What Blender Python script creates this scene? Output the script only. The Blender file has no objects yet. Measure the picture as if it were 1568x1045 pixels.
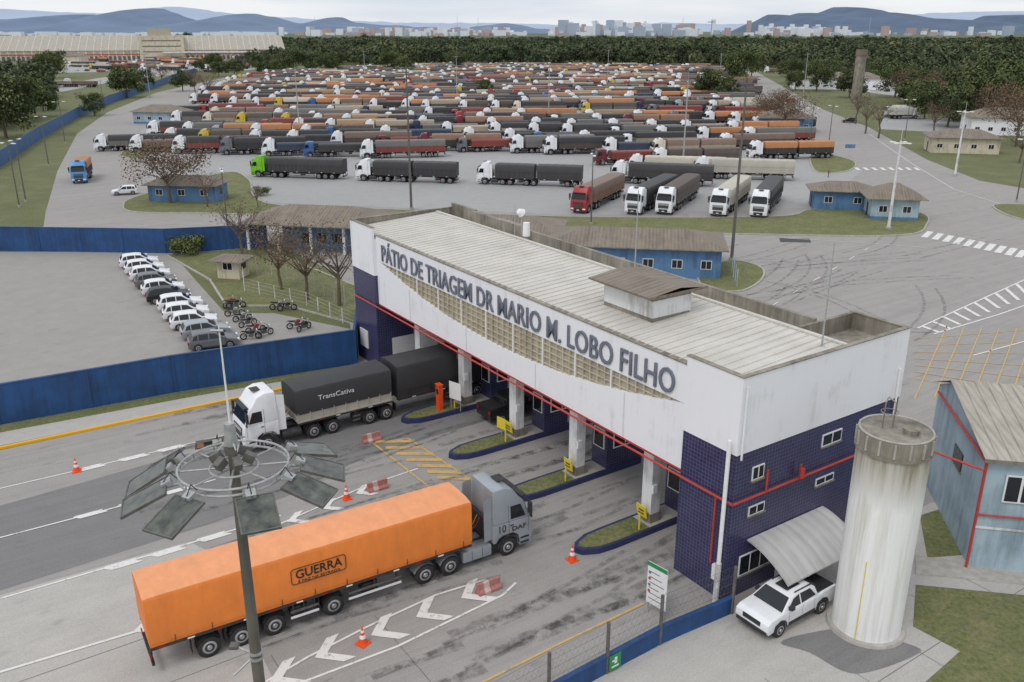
import bpy,bmesh,math,random
from mathutils import Vector,Matrix,noise
from mathutils.geometry import tessellate_polygon
from math import sin,cos,radians,pi,sqrt,atan2
random.seed(7)
rnd=random.random
def ru(a,b): return a+(b-a)*rnd()
# ---------------------------------------------------------------- camera survey
H=26.0; F=1350.0; P=math.atan(477/1350)
def G(u,v,z=0.0):
    dx=(u-784)/F; dy=(522.5-v)/F
    Y=cos(P)+dy*sin(P); Z=-sin(P)+dy*cos(P)
    t=(z-H)/Z
    return Vector((dx*t,Y*t,z))
sc=bpy.context.scene
cam=bpy.data.cameras.new("camera"); co=bpy.data.objects.new("camera",cam); sc.collection.objects.link(co)
co.location=(0,0,H); co.rotation_euler=(pi/2-P,0,0); cam.lens=F/1568*36; cam.sensor_width=36; cam.clip_end=40000; cam.clip_start=.5
sc.camera=co
sc.view_settings.view_transform='Standard'; sc.view_settings.look='None'; sc.view_settings.exposure=0
# ---------------------------------------------------------------- materials
def C(r,g,b):
    f=lambda c:(c/255/12.92) if c/255<=.04045 else ((c/255+.055)/1.055)**2.4
    return (f(r),f(g),f(b),1)
def mul(c,k): return (min(1,c[0]*k),min(1,c[1]*k),min(1,c[2]*k),1)
class NT:
    def __init__(s,name):
        s.m=bpy.data.materials.new(name); s.m.use_nodes=True; s.t=s.m.node_tree; s.n=s.t.nodes
        s.b=s.n["Principled BSDF"]; s.tc=s.n.new("ShaderNodeTexCoord")
    def new(s,t,**k):
        x=s.n.new(t)
        for a,b in k.items(): setattr(x,a,b)
        return x
    def L(s,a,b): s.t.links.new(a,b)
    def mapping(s,src,rot=0,scale=(1,1,1)):
        m=s.new("ShaderNodeMapping"); m.inputs["Rotation"].default_value=(0,0,rot); m.inputs["Scale"].default_value=scale
        s.L(src,m.inputs["Vector"]); return m.outputs[0]
    def noise(s,vec,scale,detail=4,rough=.6):
        x=s.new("ShaderNodeTexNoise"); x.inputs["Scale"].default_value=scale; x.inputs["Detail"].default_value=detail; x.inputs["Roughness"].default_value=rough
        s.L(vec,x.inputs["Vector"]); return x.outputs["Fac"]
    def ramp(s,fac,stops):
        r=s.new("ShaderNodeValToRGB"); e=r.color_ramp.elements
        while len(e)<len(stops): e.new(.5)
        for i,(p,c) in enumerate(stops):
            e[i].position=p; e[i].color=c if len(c)==4 else (*c,1)
        s.L(fac,r.inputs[0]); return r.outputs[0]
    def mix(s,fac,a,b,mode='MIX'):
        m=s.new("ShaderNodeMixRGB",blend_type=mode)
        for i,x in ((0,fac),(1,a),(2,b)):
            if isinstance(x,(int,float)): m.inputs[i].default_value=x
            elif isinstance(x,tuple): m.inputs[i].default_value=x
            else: s.L(x,m.inputs[i])
        return m.outputs[0]
    def bump(s,h,st,dist=.02):
        b=s.new("ShaderNodeBump"); b.inputs["Strength"].default_value=st; b.inputs["Distance"].default_value=dist
        s.L(h,b.inputs["Height"]); s.L(b.outputs[0],s.b.inputs["Normal"])
    def col(s,c):
        if isinstance(c,tuple): s.b.inputs["Base Color"].default_value=c
        else: s.L(c,s.b.inputs["Base Color"])
        return s
    def fin(s,rough=.7,metal=0):
        s.b.inputs["Roughness"].default_value=rough; s.b.inputs["Metallic"].default_value=metal; return s.m
def mat(name,c,rough=.6,var=.12,scale=3,metal=0,bump=0,c2=None,objrand=0):
    n=NT(name); f=n.noise(n.tc.outputs["Object"],scale,5)
    col=n.ramp(f,[(.3,mul(c,1-var)),(.7,c2 or mul(c,1+var))])
    if objrand:
        oi=n.new("ShaderNodeObjectInfo")
        r=n.ramp(oi.outputs["Random"],[(0,(1-objrand,1-objrand,1-objrand)),(.5,(1,.95,.92)),(1,(1,1,1))])
        col=n.mix(1.0,col,r,'MULTIPLY')
    n.col(col)
    if bump: n.bump(f,bump)
    return n.fin(rough,metal)
BROT=atan2(-.828,.5605)
def asphalt(name,c,dirt=.25,streak=.25,patchy=.5):
    n=NT(name); o=n.tc.outputs["Object"]
    big=n.noise(o,.05,6,.65); fine=n.noise(o,11,3); mid=n.noise(o,.6,6,.7)
    lane=n.mapping(o,rot=-radians(34.1))
    st=n.noise(n.mapping(lane,scale=(.03,.6,1)),1.0,5,.75); st2=n.noise(n.mapping(lane,scale=(.06,2.6,1)),1.0,4,.7)
    col=n.ramp(big,[(.3,mul(c,1-dirt)),(.7,mul(c,1+dirt*.5))])
    col=n.mix(streak,col,n.ramp(st,[(.35,mul(c,.4)),(.6,mul(c,1.3))]))
    col=n.mix(streak*.7,col,n.ramp(st2,[(.38,mul(c,.45)),(.58,mul(c,1.2))]))
    col=n.mix(.35*patchy*2,col,n.ramp(mid,[(.3,mul(c,.7)),(.7,mul(c,1.22))]))
    col=n.mix(.35,col,n.ramp(fine,[(.3,mul(c,.7)),(.7,mul(c,1.3))]))
    oil=n.noise(n.mapping(lane,scale=(.35,.9,1)),1.2,3,.5)
    col=n.mix(n.ramp(oil,[(.64,(0,0,0,1)),(.78,(.4,.4,.4,1))]),col,mul(c,.35))
    n.col(col); n.bump(fine,.25,.01)
    return n.fin(.85)
M={}
M['asph']=asphalt("asphalt",C(156,152,148),.18,.34)
M['asph_lot']=asphalt("asphalt_lot",C(162,161,160),.14,.08,.45)
M['asph_dark']=asphalt("asphalt_dark",C(126,124,123),.14,.28,.4)
M['conc']=asphalt("concrete_paving",C(182,178,172),.18,.18,.55)
M['carpark']=asphalt("carpark_asphalt",C(156,152,147),.14,.04,.5)
M['joint']=mat("slab_joint",C(112,110,106),.9,.2,3)
def grassmat(name,a,b,c,s=.15):
    n=NT(name); o=n.tc.outputs["Object"]
    f=n.noise(o,s,6,.7); g=n.noise(o,4,4,.7)
    col=n.ramp(f,[(.3,a),(.5,b),(.72,c)])
    col=n.mix(.5,col,n.ramp(g,[(.3,mul(a,.6)),(.7,mul(c,1.15))]))
    n.col(col); n.bump(g,.8,.12); return n.fin(.95)
M['grass']=grassmat("grass",C(76,88,50),C(96,106,64),C(132,128,92))
M['lawn']=grassmat("lawn",C(78,94,48),C(102,112,62),C(142,134,98),.45)
def worn(name,c,amt=.5,base=C(152,149,145)):
    n=NT(name); o=n.tc.outputs["Object"]; f=n.noise(o,2.2,7,.8)
    n.col(n.ramp(f,[(amt-.1,base),(amt+.02,c),(.85,mul(c,1.02))])); return n.fin(.8)
M['wline']=worn("white_marking",C(222,220,216),.44)
M['yline']=worn("yellow_marking",C(208,170,98),.49)
M['kyel']=worn("yellow_kerb",C(236,178,40),.34,C(190,176,140))
M['kerb']=mat("kerb_concrete",C(172,168,160),.85,.2,2)
n=NT("tyre_mark"); f=n.noise(n.tc.outputs["Object"],1.3,7,.75)
n.col(C(80,78,77)); n.b.inputs["Roughness"].default_value=.8
n.L(n.ramp(f,[(.42,(0,0,0,1)),(.66,(.42,.42,.42,1))]),n.b.inputs["Alpha"]); M['tmark']=n.m
def wallmat(name,c,dirt,amt=.35,sc=1.0):
    n=NT(name); o=n.tc.outputs["Object"]
    st=n.noise(n.mapping(o,scale=(2.2*sc,2.2*sc,.18*sc)),1,6,.7); b=n.noise(o,.5,5)
    m=n.mix(.5,st,b)
    col=n.ramp(m,[(.36,dirt),(.36+amt*.5,c),(.8,mul(c,1.04))])
    n.col(col); return n.fin(.65)
M['white']=wallmat("painted_white_wall",C(237,237,241),C(220,219,220),.2)
M['whitecol']=wallmat("white_column_paint",C(226,226,226),C(166,162,156),.3)
M['bluewall']=wallmat("blue_painted_wall",C(36,82,138),C(30,58,96),.5)
M['bluewall_far']=wallmat("blue_painted_wall_distant",C(60,98,150),C(48,82,124),.35)  # paler copy of the wall blue, distance haze mixed into the colour
M['ltblue']=wallmat("light_blue_render",C(170,190,202),C(130,148,160),.4)
M['midblue']=wallmat("mid_blue_render",C(92,130,170),C(66,96,132),.35)
M['beige']=wallmat("beige_render",C(206,196,174),C(162,150,130),.3)
M['oldconc']=wallmat("stained_concrete",C(166,159,146),C(94,87,76),.6)
def tiles():
    n=NT("blue_wall_tiles"); uv=n.tc.outputs["UV"]
    b=n.new("ShaderNodeTexBrick"); b.offset=0; b.inputs["Scale"].default_value=1
    b.inputs["Brick Width"].default_value=.2; b.inputs["Row Height"].default_value=.2; b.inputs["Mortar Size"].default_value=.01
    b.inputs["Color1"].default_value=C(46,47,84); b.inputs["Color2"].default_value=C(60,59,98); b.inputs["Mortar"].default_value=C(112,112,138)
    n.L(uv,b.inputs["Vector"]); f=n.noise(n.tc.outputs["Object"],.7,5)
    n.col(n.mix(1,b.outputs["Color"],n.ramp(f,[(.3,(.75,.75,.75,1)),(.7,(1,1,1,1))]),'MULTIPLY')); return n.fin(.28)
M['tile']=tiles()
def corr(name,c,c2,period=.25,st=.5,axis=0,ws=.35):
    n=NT(name); uv=n.tc.outputs["UV"]; o=n.tc.outputs["Object"]
    w=n.new("ShaderNodeTexWave",bands_direction='X' if axis==0 else 'Y'); w.inputs["Scale"].default_value=.314/period
    n.L(uv,w.inputs["Vector"])
    f=n.noise(o,.45,6,.7); g=n.noise(n.mapping(uv,scale=(3,.25,1) if axis==0 else (.25,3,1)),1,5,.7)
    col=n.ramp(n.mix(.5,f,g),[(.35,c2),(.6,c)])
    col=n.mix(ws,col,n.ramp(w.outputs["Fac"],[(0,mul(c,.65)),(.6,mul(c,1.05))]))
    n.col(col); n.bump(w.outputs["Fac"],st,.04); return n.fin(.6)
M['roof']=corr("metal_roof_sheet",C(210,206,198),C(184,178,168),.3,.2,ws=.15)
M['fibre']=corr("fibre_cement_roof",C(138,125,110),C(80,71,62),.4,.6)
M['fibre_l']=corr("fibre_cement_roof_light",C(182,176,164),C(134,126,114),.4,.5)
M['awn']=corr("awning_sheet",C(198,197,194),C(164,162,158),.6,.3,ws=.25)
M['glass']=mat("dark_glass",(.016,.02,.025,1),.06,.2,.5)
M['black']=mat("black_rubber",(.018,.018,.018,1),.8,.3,8)
M['tyre']=mat("tyre_rubber",(.028,.026,.025,1),.85,.3,5)
M['chass']=mat("dark_chassis",(.035,.035,.037,1),.6,.4,3)
M['rim']=mat("steel_rim",C(178,178,180),.4,.15,8,.6)
M['steel']=mat("galvanised_steel",C(172,173,172),.5,.2,6,.3)
M['dksteel']=mat("dark_steel",C(104,102,98),.6,.3,5,.2)
M['mast']=wallmat("weathered_mast_steel",C(112,108,100),C(70,65,56),.4)
M['red']=mat("red_paint",C(186,64,54),.5,.15,3)
M['cone']=mat("orange_plastic",C(238,84,28),.5,.08,5)
M['refl']=mat("white_plastic",C(232,232,232),.4,.05,5)
M['yellow']=mat("yellow_sign_paint",C(228,204,60),.5,.08,5)
M['green']=mat("green_sign_paint",C(40,140,84),.5,.08,5)
M['letter']=mat("grey_letter_metal",C(114,119,132),.45,.1,3,.1)
M['bark']=mat("bark",C(104,92,78),.9,.35,6)
M['leafA']=mat("leaf_green",C(74,90,44),.8,.3,.6,objrand=.25)
M['leafB']=mat("leaf_dark",C(50,66,34),.8,.3,.6,objrand=.25)
M['leafC']=mat("leaf_light",C(102,112,62),.8,.3,.6,objrand=.2)
M['fleafA']=mat("forest_leaf_green",C(82,95,60),.9,.25,.15,objrand=.4)  # forest leaf tones lightened and greyed, air haze put into the colour
M['fleafB']=mat("forest_leaf_dark",C(60,75,48),.9,.25,.15,objrand=.4)
M['fleafC']=mat("forest_leaf_light",C(110,116,78),.9,.2,.15,objrand=.3)
M['leafR']=mat("leaf_russet",C(124,98,76),.85,.3,.8)
M['leafR2']=mat("leaf_brown",C(98,84,66),.85,.3,.8)
M['hedge']=mat("kerb_blue_paint",C(46,52,92),.6,.25,2)
M['blackt']=mat("black_letter_paint",(.02,.017,.015,1),.5)
M['lens']=mat("beige_screen_panel",C(174,167,150),.7,.15,1)
M['lamp']=mat("light_fitting",C(240,240,240),.3,.03)
M['panel']=mat("lamp_glass_panel",C(66,70,68),.22,.4,3.5,.2,c2=C(108,112,104))
M['skin']=mat("skin",C(170,120,92),.6,.05)
M['hair']=mat("dark_hair",C(30,24,20),.8,.05)
M['tail']=mat("red_lens",C(150,12,10),.3,.05)
# ---------------------------------------------------------------- mesh builder
class MB:
    def __init__(s): s.v=[];s.f=[];s.m=[];s.uv=[];s.mats=[];s.T=None
    def mi(s,m):
        if isinstance(m,str): m=M[m]
        if m not in s.mats: s.mats.append(m)
        return s.mats.index(m)
    def face(s,pts,m,uv=None):
        pts=[Vector(p) for p in pts]
        if s.T is not None: pts=[s.T@p for p in pts]
        if uv is None:
            n=Vector((0,0,0))
            for i in range(len(pts)):
                a=pts[i];b=pts[(i+1)%len(pts)]; n+=a.cross(b)
            if n.length>0: n.normalize()
            if abs(n.z)>.7: uv=[(p.x,p.y) for p in pts]
            else:
                h=Vector((-n.y,n.x,0)); h.normalize(); uv=[(p.dot(h),p.z) for p in pts]
        k=len(s.v); s.v+=pts; s.f.append(tuple(range(k,k+len(pts)))); s.m.append(s.mi(m)); s.uv.append(uv)
    def box(s,x0,x1,y0,y1,z0,z1,m,top=None):
        p=[(x0,y0,z0),(x1,y0,z0),(x1,y1,z0),(x0,y1,z0),(x0,y0,z1),(x1,y0,z1),(x1,y1,z1),(x0,y1,z1)]
        for k,q in enumerate(((3,2,1,0),(4,5,6,7),(0,1,5,4),(1,2,6,5),(2,3,7,6),(3,0,4,7))):
            s.face([p[i] for i in q],top if (top and k==1) else m)
    def obox(s,c,half,rot,m):
        old=s.T; T=Matrix.Translation(c)@rot.to_4x4(); s.T=T if old is None else old@T
        s.box(-half[0],half[0],-half[1],half[1],-half[2],half[2],m); s.T=old
    def cyl(s,p0,p1,r0,r1=None,n=10,m='steel',caps=True):
        p0=Vector(p0);p1=Vector(p1); r1=r0 if r1 is None else r1
        d=(p1-p0).normalized(); a=d.orthogonal().normalized(); b=d.cross(a)
        A=[p0+(a*cos(2*pi*i/n)+b*sin(2*pi*i/n))*r0 for i in range(n)]
        B=[p1+(a*cos(2*pi*i/n)+b*sin(2*pi*i/n))*r1 for i in range(n)]
        for i in range(n):
            j=(i+1)%n; s.face([A[i],A[j],B[j],B[i]],m)
        if caps:
            s.face(A[::-1],m)
            if r1>1e-4: s.face(B,m)
    def tube(s,pts,r,n=6,m='steel'):
        for a,b in zip(pts[:-1],pts[1:]): s.cyl(a,b,r,r,n,m)
    def ring(s,c,R,r,n=24,k=6,m='steel',axis='Z'):
        c=Vector(c)
        def pt(i,j):
            a=2*pi*i/n;b=2*pi*j/k; rr=R+r*cos(b)
            if axis=='Z': return c+Vector((rr*cos(a),rr*sin(a),r*sin(b)))
            return c+Vector((rr*cos(a),-r*sin(b),rr*sin(a)))
        for i in range(n):
            for j in range(k): s.face([pt(i,j),pt(i+1,j),pt(i+1,j+1),pt(i,j+1)],m)
    def shell(s,prof,hw,m,bev=.05,seg=2):
        bm=bmesh.new()
        R=[bm.verts.new((x,-hw(z),z)) for x,z in prof]; Lf=[bm.verts.new((x,hw(z),z)) for x,z in prof]
        bm.faces.new(R); bm.faces.new(Lf[::-1]); k=len(prof)
        for i in range(k): bm.faces.new((R[(i+1)%k],R[i],Lf[i],Lf[(i+1)%k]))
        bmesh.ops.recalc_face_normals(bm,faces=bm.faces)
        if bev:
            es=[e for e in bm.edges if e.calc_face_angle(0)>radians(20)]
            bmesh.ops.bevel(bm,geom=es,offset=bev,segments=seg,profile=.6,affect='EDGES',clamp_overlap=True)
        for f in bm.faces: s.face([v.co for v in f.verts],m)
        bm.free()
    def poly(s,pts,z0,z1,m,top=None):
        pts=[Vector((p[0],p[1],0)) for p in pts]
        area=sum(pts[i].x*pts[(i+1)%len(pts)].y-pts[(i+1)%len(pts)].x*pts[i].y for i in range(len(pts)))
        if area<0: pts=pts[::-1]
        for t in tessellate_polygon([pts]):
            q=[pts[i] for i in t]
            nz=(q[1]-q[0]).cross(q[2]-q[0]).z
            if nz<0: q=q[::-1]
            s.face([(p.x,p.y,z1) for p in q],top or m)
        if z1-z0>.02:
            for i in range(len(pts)):
                a=pts[i];b=pts[(i+1)%len(pts)]
                s.face([(a.x,a.y,z0),(b.x,b.y,z0),(b.x,b.y,z1),(a.x,a.y,z1)],m)
    def mesh(s,name,smooth=True,ang=35):
        me=bpy.data.meshes.new(name); me.from_pydata([tuple(v) for v in s.v],[],s.f)
        for m in s.mats: me.materials.append(m)
        me.polygons.foreach_set("material_index",s.m)
        ul=me.uv_layers.new(name="UVMap"); flat=[]
        for u in s.uv:
            for a in u: flat+= [a[0],a[1]]
        ul.data.foreach_set("uv",flat)
        if smooth:
            bm=bmesh.new(); bm.from_mesh(me); bmesh.ops.remove_doubles(bm,verts=bm.verts,dist=.0005); bm.to_mesh(me); bm.free()
            me.polygons.foreach_set("use_smooth",[True]*len(me.polygons)); me.set_sharp_from_angle(angle=radians(ang))
        me.update(); return me
    def obj(s,name,loc=(0,0,0),rz=0,smooth=True,ang=35,parent=None):
        return place(s.mesh(name,smooth,ang),name,loc,rz,parent)
def place(me,name,loc=(0,0,0),rz=0,parent=None,scale=1):
    o=bpy.data.objects.new(name,me); sc.collection.objects.link(o); o.location=loc; o.rotation_euler=(0,0,rz); o.scale=(scale,)*3
    if parent: o.parent=parent
    return o
def sheet(name,pts,m,z,conv=True):
    mb=MB(); q=[G(*p) if conv else Vector((p[0],p[1],0)) for p in pts]
    mb.poly(q,z,z,m); return mb.obj(name,smooth=False)
def smoothpts(pts,n=4):
    out=[];k=len(pts)
    for i in range(k):
        p0,p1,p2,p3=[Vector(pts[(i+j-1)%k]) for j in range(4)]
        for t in range(n):
            t/=n
            out.append(.5*((2*p1)+(-p0+p2)*t+(2*p0-5*p1+4*p2-p3)*t*t+(-p0+3*p1-3*p2+p3)*t**3))
    return out
def patch(name,pts,m='lawn',sm=True):
    q=[G(*p).to_2d() for p in pts]
    if sm: q=smoothpts(q,5)
    mb=MB(); k=len(q)
    mb.poly(q,0,.13,'kerb',top=m)
    area=sum(q[i].x*q[(i+1)%k].y-q[(i+1)%k].x*q[i].y for i in range(k)); sg=1 if area>0 else -1
    inner=[]
    for i in range(k):
        t=(q[(i+1)%k]-q[i-1]).normalized(); inner.append(q[i]+Vector((-t.y,t.x))*.22*sg)
    for i in range(k):
        j=(i+1)%k; mb.face([(q[i].x,q[i].y,.15),(q[j].x,q[j].y,.15),(inner[j].x,inner[j].y,.15),(inner[i].x,inner[i].y,.15)][::sg],'kerb')
        mb.face([(q[i].x,q[i].y,0.13),(q[j].x,q[j].y,0.13),(q[j].x,q[j].y,.15),(q[i].x,q[i].y,.15)],'kerb')
    return mb.obj(name,smooth=False)
MK={'wline':MB(),'yline':MB(),'joint':MB(),'tmark':MB()}
ZC=[0]
def nz_(): ZC[0]=(ZC[0]+1)%12; return ZC[0]*.0012
def strip(pts,w,m='wline',z=.026,conv=True):
    q=[G(*p) if conv else Vector((p[0],p[1],0)) for p in pts]
    for a,b in zip(q[:-1],q[1:]):
        zz=z+nz_()
        d=(b-a).normalized(); n=Vector((-d.y,d.x,0))*w/2
        MK[m].face([(*(a-n).to_2d(),zz),(*(b-n).to_2d(),zz),(*(b+n).to_2d(),zz),(*(a+n).to_2d(),zz)],m)
def dashes(a,b,L,gap,w,m='wline',z=.026):
    a=G(*a);b=G(*b);d=(b-a);T=d.length;d.normalize();t=0
    while t<T:
        p=a+d*t;q=a+d*min(T,t+L); strip([p.to_2d(),q.to_2d()],w,m,z,False); t+=L+gap
LD=Vector((-.5605,.828,0)); SD=Vector((.828,.5605,0))
def vee(u,v,k,t,k2=None):
    a=G(u,v); z=.026+nz_(); k2=k if k2 is None else k2
    for e,kk in ((SD+LD,k),(SD-LD,k2)):
        b=a+e*kk; q=[a,b,b+SD*t,a+SD*t]
        if e.dot(LD)>0: q=q[::-1]
        MK['wline'].face([(p.x,p.y,z) for p in q],'wline')
# ---------------------------------------------------------------- world / light
w=bpy.data.worlds.new("World"); sc.world=w; w.use_nodes=True; nt=w.node_tree; bg=nt.nodes["Background"]
sky=nt.nodes.new("ShaderNodeTexSky"); sky.sky_type='NISHITA'; sky.sun_disc=False
SE=radians(55); SA=radians(215)
sky.sun_elevation=SE; sky.sun_rotation=SA; sky.dust_density=3
mx=nt.nodes.new("ShaderNodeMixRGB"); tcw=nt.nodes.new("ShaderNodeTexCoord"); nz=nt.nodes.new("ShaderNodeTexNoise"); nz.inputs["Scale"].default_value=3; nz.inputs["Detail"].default_value=6
mpw=nt.nodes.new("ShaderNodeMapping"); mpw.inputs["Scale"].default_value=(1,1,9); nt.links.new(tcw.outputs["Generated"],mpw.inputs[0]); nt.links.new(mpw.outputs[0],nz.inputs["Vector"])
rp=nt.nodes.new("ShaderNodeValToRGB"); rp.color_ramp.elements[0].position=.35; rp.color_ramp.elements[0].color=(7.0,7.6,8.4,1); rp.color_ramp.elements[1].position=.62; rp.color_ramp.elements[1].color=(9.2,9.4,9.6,1)
nt.links.new(nz.outputs["Fac"],rp.inputs[0]); nt.links.new(sky.outputs[0],mx.inputs[1]); nt.links.new(rp.outputs[0],mx.inputs[2]); mx.inputs[0].default_value=.9
nt.links.new(mx.outputs[0],bg.inputs[0]); bg.inputs[1].default_value=.105
sl=bpy.data.lights.new("sun","SUN"); sl.energy=.95; sl.angle=radians(20); sl.color=(1,.975,.94)
so=bpy.data.objects.new("sun",sl); sc.collection.objects.link(so)
sd=Vector((sin(SA)*cos(SE),cos(SA)*cos(SE),sin(SE))); so.rotation_euler=sd.to_track_quat('Z','Y').to_euler(); so.location=sd*100
# ---------------------------------------------------------------- ground
mb=MB(); mb.face([(-16000,-300,0),(16000,-300,0),(16000,20000,0),(-16000,20000,0)],'grass'); mb.obj("ground",smooth=False)
sheet("road",[(-900,900),(0,690),(475,588),(548,556),(520,420),(400,366),(66,352),(70,325),(88,262),(118,205),(165,172),(240,142),(330,122),(390,112),(440,107),(600,100),(1100,101),(1150,106),(1190,128),(1260,168),(1330,195),(1420,245),(1500,277),(1750,320),(2600,520),(2600,1500),(2000,2200),(-1500,2200)],'asph',.004)
sheet("truck_lot",[(215,250),(215,200),(290,165),(370,124),(450,112),(700,101),(1090,103),(1140,122),(1185,165),(1260,240),(1320,262),(1250,318),(900,330),(600,318),(405,310),(380,272),(345,263),(240,275)],'asph_lot',.008)
sheet("dark_asphalt_lane",[(-500,890),(0,775),(265,700),(430,665),(700,600),(760,640),(560,700),(440,760),(330,800),(0,905),(-500,1060)],'asph_dark',.008)
sheet("concrete_lane",[(-600,1080),(0,912),(290,830),(330,850),(420,1045),(600,1300),(-700,1400)],'conc',.008)
sheet("sidewalk",[(-400,735),(0,652),(300,600),(548,560),(560,575),(475,584),(300,622),(0,683),(-400,775)],'conc',.012)
sheet("verge_grass",[(-400,728),(0,652),(300,600),(548,560),(540,566),(300,607),(0,663),(-400,742)],'lawn',.016)
sheet("carpark_paving",[(-500,372),(0,386),(262,386),(300,430),(345,480),(420,480),(540,505),(545,545),(270,592),(0,642),(-600,750)],'carpark',.008)
sheet("yard_paving",[(1120,935),(1200,880),(1300,845),(1425,770),(1440,770),(1600,905),(1700,1300),(1500,1600),(700,1400),(840,1075)],'conc',.012)
sheet("lawn",[(1402,896),(1700,925),(1750,1300),(1455,1200),(1400,1060),(1470,998),(1398,960)],'lawn',.02)
sheet("lawn",[(1408,790),(1440,780),(1480,850),(1420,855)],'lawn',.02)
patch("grass_island",[(188,316),(215,300),(345,265),(382,276),(408,312),(600,322),(870,333),(1180,333),(1240,322),(1330,318),(1412,328),(1420,345),(1385,361),(1200,361),(860,352),(600,337),(330,328),(210,326)])
patch("grass_island",[(1072,412),(1125,400),(1168,412),(1165,432),(1130,448),(1075,440)])
patch("grass_island",[(1520,315),(1600,318),(1650,345),(1560,336)])
patch("grass_island",[(1240,238),(1262,236),(1308,248),(1300,262),(1250,264)])
patch("grass_island",[(185,236),(215,215),(225,240),(200,243)])
patch("grass_patch",[(255,392),(400,380),(548,440),(552,500),(440,470),(345,470),(320,430)],sm=False)
sheet("parking_paving",[(1345,198),(1350,178),(1560,185),(1600,200),(1440,203)],'asph_lot',.02)
sheet("parking_paving",[(1200,128),(1230,116),(1500,128),(1580,150),(1400,150)],'asph_lot',.02)
sheet("back_road",[(-200,150),(40,140),(150,120),(330,96),(400,96),(160,128),(60,148),(-200,175)],'asph_lot',.02)
sheet("warehouse_yard",[(90,112),(110,92),(400,88),(440,100),(380,108),(180,110)],'asph_lot',.024)
mb=MB()
def wallpath(mb,pts,h,th,m,z0=0,top=None,conv=True,joint=0):
    q=[G(*p) if conv else Vector(p) for p in pts]
    for a,b in zip(q[:-1],q[1:]):
        d=(b-a); L=d.length; d.normalize()
        old=mb.T; mb.T=Matrix.Translation((a.x,a.y,z0))@Matrix.Rotation(atan2(d.y,d.x),4,'Z')
        mb.box(0,L,-th/2,th/2,0,h,m,top)
        if joint:
            mb.box(0,L,-th/2-.03,th/2+.03,h,h+.06,m)
            k=max(1,int(L/joint))
            for i in range(k+1): mb.box(L*i/k-.09,L*i/k+.09,-th/2-.04,-th/2,0,h-.01,m)
        mb.T=old
wallpath(mb,[(-400,776),(0,688),(300,625),(475,588)],.16,.22,'kyel'); mb.obj("yellow_kerb",smooth=False)
strip([(-100,772),(115,722),(365,662)],.12)
for u,v in [(112,722),(180,706),(238,692),(298,679)]: vee(u,v,.14,1.6,.36)
strip([(-60,840),(215,768),(330,735)],.12)
for u,v in [(112,794),(180,776),(248,757)]: vee(u,v,.12,1.5,.32)
strip([(-60,935),(280,836),(430,790)],.13)
for u,v in [(158,872),(228,852),(300,829),(362,811)]: vee(u,v,.14,1.5,.38)
strip([(-60,1048),(215,966)],.16); vee(205,968,.4,1.0)
strip([(395,1052),(470,1008),(560,962),(668,912),(745,888)],.13); strip([(430,1058),(610,990),(770,912),(790,893)],.13)
for u,v in [(412,1046),(482,1008),(568,974),(637,946),(706,917)]: vee(u,v,.95,.6)
for u,v in [(440,800),(492,780),(545,757)]: vee(u,v,.7,.5)
strip([(430,803),(560,745),(640,718)],.12)
for i in range(7):
    t=i/6; strip([(575+t*95,683+t*55-6),(635+t*85,676+t*58)],.42,'yline')
strip([(572,680),(625,672),(735,745),(680,765),(572,680)],.14,'yline')
strip([(730,1050),(860,985),(985,925)],.13,'yline')
for k in range(3):
    a=Vector((-19,26,0))+LD*(k*3.6-2.6); strip([(a-SD*30).to_2d(),(a+SD*12).to_2d()],.035,'joint',.012,False)
for k in range(9):
    a=Vector((-15,26,0))+SD*(k*5-28); strip([(a-LD*8).to_2d(),(a+LD*2.5).to_2d()],.035,'joint',.012,False)
for k in range(7):
    a=Vector((13.5,30,0))+SD*(k*3.5-2); strip([(a-LD*12).to_2d(),(a+LD*2).to_2d()],.03,'joint',.016,False)
for k in range(4):
    a=Vector((15,30,0))-LD*(k*3.2); strip([(a-SD*4).to_2d(),(a+SD*14).to_2d()],.03,'joint',.016,False)
CB=Vector((10.4,36.0,0))
tg=random.Random(9)
for a_ in (3.9,10.6,17.2,23.8,30.4,36):
    for k in range(7):
        off=tg.uniform(-.5,.5); s0=tg.uniform(-22,2); L_=tg.uniform(5,18); bend=tg.uniform(-.06,.06); w_=tg.choice([.22,.28,.5])
        for side in (-.95,.95):
            pts=[]
            for i in range(6):
                t=i/5; q=CB+LD*(a_+off+side+bend*L_*t*t*2)+SD*(s0+L_*t); pts.append(q.to_2d())
            strip(pts,w_,'tmark',.045,False)
for k in range(20):
    q0=G(tg.uniform(850,1400),tg.uniform(380,520)); ang=tg.uniform(.2,1.6); pts=[]; cv=tg.uniform(-.04,.09)
    for i in range(7): pts.append((q0+Vector((cos(ang+i*cv),sin(ang+i*cv),0))*i*3.2).to_2d())
    strip(pts,.3,'tmark',.045,False); strip([p+Vector((1.6,-1.0)) for p in pts],.3,'tmark',.045,False)
for i in range(11):
    t=i/10; strip([(1412+t*160,500-t*72),(1440+t*150,510-t*62)],.4)
strip([(1405,503),(1500,460),(1600,415)],.18); strip([(1430,512),(1530,482),(1620,450)],.18)
for i in range(13): strip([(1425+i*16,355+i*3.2),(1415+i*16,364+i*3.4)],.8)
for i in range(8): strip([(1310+i*13,257),(1316+i*13,261)],.7)
for i in range(7):
    t=i/6
    strip([(1400,520+t*60),(1640,500+t*130)],.1,'yline'); strip([(1400+t*180,612-t*10),(1450+t*160,500+t*6)],.1,'yline')
strip([(1330,205),(1395,250),(1460,290),(1560,322)],.15); strip([(1200,365),(1300,371),(1420,380)],.12)
strip([(1490,545),(1600,515)],.15)
dashes((1180,470),(1330,380),2,4,.12)
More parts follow.
